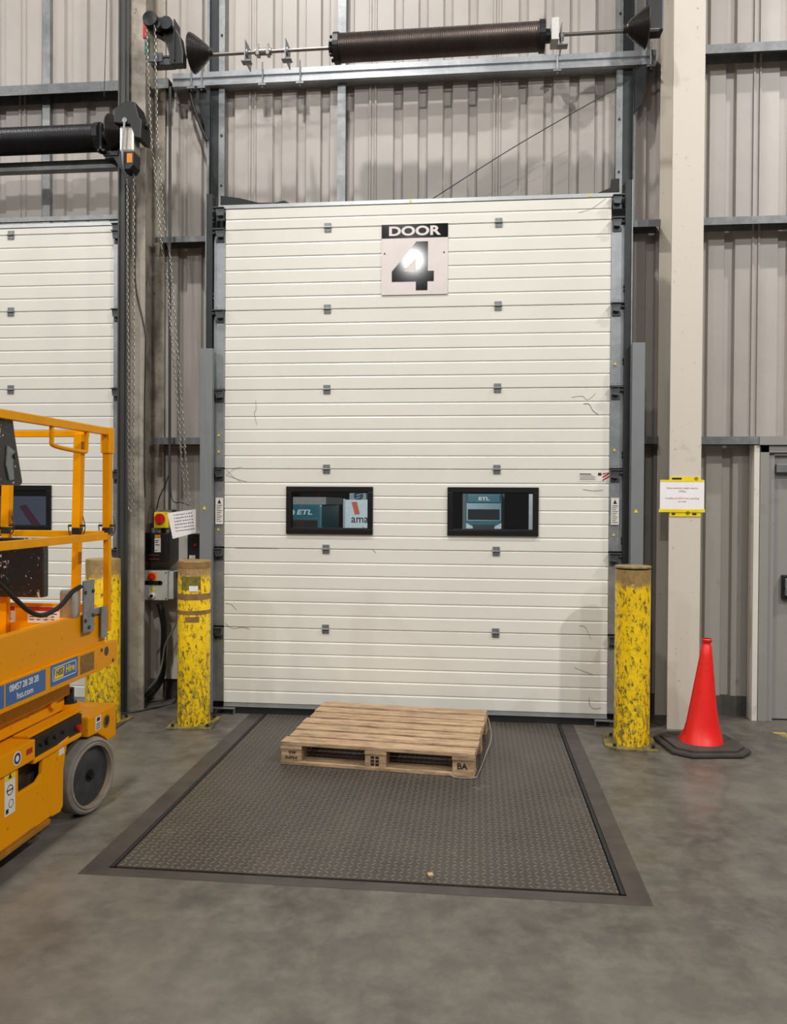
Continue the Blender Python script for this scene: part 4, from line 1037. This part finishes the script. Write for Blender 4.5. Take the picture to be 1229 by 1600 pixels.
MB().tube([(XR + .005, -2.485, 2.05), (XR + .005, -2.485, 1.985), (XR + .005, -2.455, 1.955), (XR + .005, -2.17, 1.945), (XR + .005, -2.135, 1.970), (XR + .005, -2.135, 2.055)], .011, 10, 5).build('grab_handle', LIFTR, LF, smooth=True)
# platform control box
pc = MB().prism([(-3.25, 2.055), (-2.765, 2.055), (-2.745, 1.97), (-2.685, 1.770), (-2.70, 1.755), (-3.25, 1.755)], XR - .15, XR - .025, 'x').build('platform_controls', SPLASH, LF, bevel=.008)
MB().prism([(-2.815, 1.93), (-2.765, 1.91), (-2.775, 1.85), (-2.765, 1.78), (-2.80, 1.775), (-2.825, 1.84)], XR - .025, XR - .018, 'x').build('grey_strap', GUARD, pc, bevel=.002); MB().cyl((XR - .025, -2.77, 1.885), (XR - .008, -2.77, 1.885), .012, seg=12).build('toggle_knob', BLACK, pc)
# document box on the end rail
bx = MB().box(-.745, -.375, -2.035, -1.97, 1.150, 1.470).build('document_box', SPLASH, LF, bevel=.014)
MB().box(-.745, -.372, -2.045, -1.965, 1.452, 1.478).build('lid', SPLASH, bx, bevel=.004)
# motor bracket, lamp and hose
MB().box(X2 - .008, X2 + .000, -2.188, -2.068, .985, 1.262).build('steel_bracket', GALV, LF, bevel=.003)
for yy, zz in ((-2.17, 1.20), (-2.085, 1.20), (-2.17, 1.05), (-2.085, 1.07), (-2.13, 1.01)): MB().cyl((X2, yy, zz), (X2 + .006, yy, zz), .010, seg=8).build('bolt', DARKST, LF)
MB().box(XR - .07, XR + .005, -2.275, -2.190, 1.075, 1.225).build('work_lamp', SILVER, LF, bevel=.02)
MB().box(X2 - .008, X2, -1.985, -1.915, .925, 1.10).box(X2 - .03, X2 - .008, -2.068, -1.93, 1.065, 1.095).build('clip_plate', GALV, LF, bevel=.003)
MB().tube([(XR + .01, -2.20, 1.235), (XR + .0, -2.27, 1.215), (XR - .02, -2.36, 1.15), (XR - .03, -2.50, 1.125), (XR - .03, -2.62, 1.16), (XR - .03, -2.75, 1.24), (XR - .04, -2.90, 1.35), (XR - .05, -3.1, 1.5)], .012, 10).build('hose', RUB, LF, smooth=True)
# wheels
def wheel(x, y, rz, flip=1):
    R = .203
    Mx = Matrix.Translation((x + .46, y + 3.0, R)) @ Matrix.Rotation(rz, 4, 'Z')
    b = MB().lathe([(.166, -.02), (.166, .050), (.170, .056), (.176, .050), (.186, .054), (.197, .048), (R, .034), (R, -.04), (.19, -.05), (.15, -.05)], (0, 0, 0), 'x', 56)
    b.b.transform(Mx); w = b.build('wheel', WHEELR, LF, local=True, smooth=True)
    b = MB().lathe([(.01, .030), (.06, .032), (.105, .030), (.118, .026), (.161, .024), (.161, -.02)], (0, 0, 0), 'x', 40); b.b.transform(Mx); b.build('hub', HUBM, w, local=True, smooth=True)
    b = MB().ring(.159, .1675, -.01, .0535, (0, 0, 0), 'x', 48); b.b.transform(Mx); b.build('rim', simple('worn_rim', (150, 134, 112), .5, 0, .2, 10), w, local=True, smooth=True)
    b = MB().cyl((.03, 0, 0), (.050, 0, 0), .018, seg=6).cyl((.03, 0, 0), (.038, 0, 0), .03, seg=16)
    b.b.transform(Mx); b.build('axle_nut', BLACKM, w, local=True)
    return w
wheel(XR - .025, -2.085, math.radians(-11)); wheel(XL + .06, -2.093, math.radians(-14)); wheel(XR - .08, -3.85, 0); wheel(XL + .08, -3.85, 0)
b = MB().tube([(XR - .02, -2.32, .395), (XR - .03, -2.15, .43), (XR - .03, -2.0, .432), (XR - .03, -1.86, .408)], .017, 8); b.box(XL + .1, XR - .1, -2.25, -1.9, .12, .40); b.build('axle_housing', BLACK, LF)

# ------------------------------------------------------------------ lorries in the yard beyond the door windows
struct(MB().box(-60, 60, .9, 70, -1.25, -1.15).build('ground_yard', YARD)); struct(MB().box(-60, 60, 70, 70.5, -1.15, 14).build('backdrop_yard', YARDBACK))  # upright sheet is an added dark backdrop that hides the world colour
def lorry(x, y, w, label, zroof=2.35):
    t = thing('lorry', label, 'lorry', (x, y, -1.15), group='lorries in the yard')
    h = w / 2; b = MB()
    b.prism([(y, -.75), (y, .75), (y + .12, 1.75), (y + .3, zroof), (y + 2.2, zroof + .25), (y + 2.2, -.75)], x - h, x + h, 'x'); b.build('cab', TEAL, t, bevel=.05)
    MB().prism([(y - .01, .80), (y + .11, 1.62), (y + .14, 1.62), (y + .05, .80)], x - h + .12, x + h - .12, 'x').build('windscreen', LGLASS, t)
    MB().box(x - h + .02, x + h - .02, y - .06, y + .05, -.55, .12).build('bumper', TEAL, t, bevel=.04)
    MB().box(x - h * .62, x + h * .62, y - .02, y + .02, .14, .52).build('grille', BLACK, t)
    for sx in (-1, 1): MB().prism([(x + sx * h * .98, .30), (x + sx * h * .98, .62), (x + sx * h * .60, .42), (x + sx * h * .60, .30)], y - .05, y).build('headlight', LAMPW, t)
    MB().box(x - h * .8, x + h * .8, y - .07, y - .055, .10, .18).build('light_bar', LAMPW, t)
    n = MB().box(x - .26, x + .26, y - .09, y - .06, -.25, -.10).build('number_plate', YELL, t)
    for sx in (-1, 1): MB().cyl((x + sx * (h - .3), y + 1.2, -.65), (x + sx * h, y + 1.2, -.65), .5, seg=24).build('wheel', RUB, t)
    MB().box(x - h * .9, x + h * .9, y + .03, y + .2, 1.78, 2.25).build('sun_visor', TEAL, t, bevel=.03)
    text('ETL', (x, y + .02, 2.0), .26, LAMPW, t, bold=.012, sx=1.5)
    MB().box(x - 1.25, x + 1.25, y + 2.6, y + 12, -.2, 2.75).build('trailer_body', simple('trailer_grey', (120, 122, 122), .6), t)
    return t
lorry(2.45, 40, 2.05, 'teal lorry with white headlights seen through the right door window')
t = thing('lorry', 'teal lorry seen through the left part of the left door window', 'lorry', (-8.4, 40, -1.15), group='lorries in the yard')
MB().box(-10.2, -6.95, 40, 46, -.6, 1.62).build('cab', TEAL, t, bevel=.12)
MB().box(-10.2, -6.75, 40.2, 46, 1.62, 2.05).build('roof_fairing', simple('pale_fairing', (150, 150, 146), .5), t)
MB().box(-10.0, -7.2, 39.98, 40, -.45, .72).build('grille', LGLASS, t)
text('ETL', (-8.0, 39.97, 1.15), .40, LAMPW, t, bold=.012, sx=1.45, shear=.2)
MB().ring(.09, .19, 39.96, 39.98, (-8.75, 0, 1.15), 'y', 24).build('logo_disc', LAMPW, t)
for sx in (-9.6, -7.5): MB().cyl((sx - .2, 41.2, -.65), (sx + .2, 41.2, -.65), .5, seg=24).build('wheel', RUB, t)
t = thing('trailer', 'white trailer lettered ama seen through the left door window', 'trailer', (-4.1, 38, -1.15))
MB().box(-5.30, -2.8, 38, 50, -.5, 1.90).build('body', LAMPW, t, bevel=.03)
for q in ((-5.36, -5.24, -.5, 1.95), (-2.86, -2.74, -.5, 1.95)): MB().box(q[0], q[1], 37.96, 38, q[2], q[3]).build('edge_trim', ALU, t)
text('amaz', (-4.90, 37.95, .82), .60, INKP, t, bold=.004, align='LEFT')
MB().prism([(-4.88, 1.78), (-4.58, 1.78), (-4.42, 1.12), (-4.70, 1.10)], 37.94, 37.96).build('orange_flash', simple('orange_red', (214, 92, 50), .5), t)
MB().prism([(-4.3, .42), (-4.0, .28), (-3.4, .10), (-4.0, .16)], 37.94, 37.96).build('orange_flash', simple('orange_red', (214, 92, 50), .5), t)
for sx in (-4.9, -3.3): MB().cyl((sx - .2, 40.2, -.65), (sx + .2, 40.2, -.65), .5, seg=24).build('wheel', RUB, t)
t = thing('trailer', 'white trailer with teal round logo behind the lettered one', 'trailer', (-5.0, 54, -1.15))
MB().box(-7.55, -3.0, 54, 64, -.2, 3.6).build('body', LAMPW, t, bevel=.03)
MB().lathe([(.02, 53.96), (.36, 53.96), (.36, 53.99), (.02, 53.99)], (-6.85, 0, 2.28), 'y', 28).build('logo_disc', TEAL, t); text('E', (-6.05, 53.96, 2.28), .78, TEAL, t, bold=.03, sx=1.3)
for k in (-.12, .12): MB().prism([(-7.05 + k * .3, 2.2 + k), (-6.70 + k * .3, 2.34 + k), (-6.66 + k * .3, 2.28 + k), (-7.0 + k * .3, 2.14 + k)], 53.93, 53.96).build('logo_stroke', LAMPW, t)
MB().box(-7.0, -6.8, 55, 63, -1.15, -.2).build('chassis', BLACK, t)
t = thing('lorry', 'pale lorry seen through the window of the left door', 'lorry', (-22, 40, -1.15), group='lorries in the yard')
MB().box(-27, -19.5, 40, 50, -.6, 2.0).build('body', simple('pale_blue_grey', (120, 128, 150), .5), t, bevel=.1); MB().prism([(-24.4, -.3), (-23.8, -.3), (-25.2, 1.5), (-25.6, 1.4)], 39.97, 40).build('red_stripe', simple('maroon', (120, 60, 84), .5), t)
for sx in (-25.6, -20.6): MB().cyl((sx - .2, 42, -.65), (sx + .2, 42, -.65), .5, seg=24).build('wheel', RUB, t)
t = thing('loading_gantry', 'grey yard post seen at the right of the right door window', 'post', (9.2, 40, -1.15)); MB().box(5.0, 5.5, 40, 40.4, -1.15, 3.2).box(4.6, 5.9, 40, 40.4, 2.6, 2.9).build('post', ALU, t)
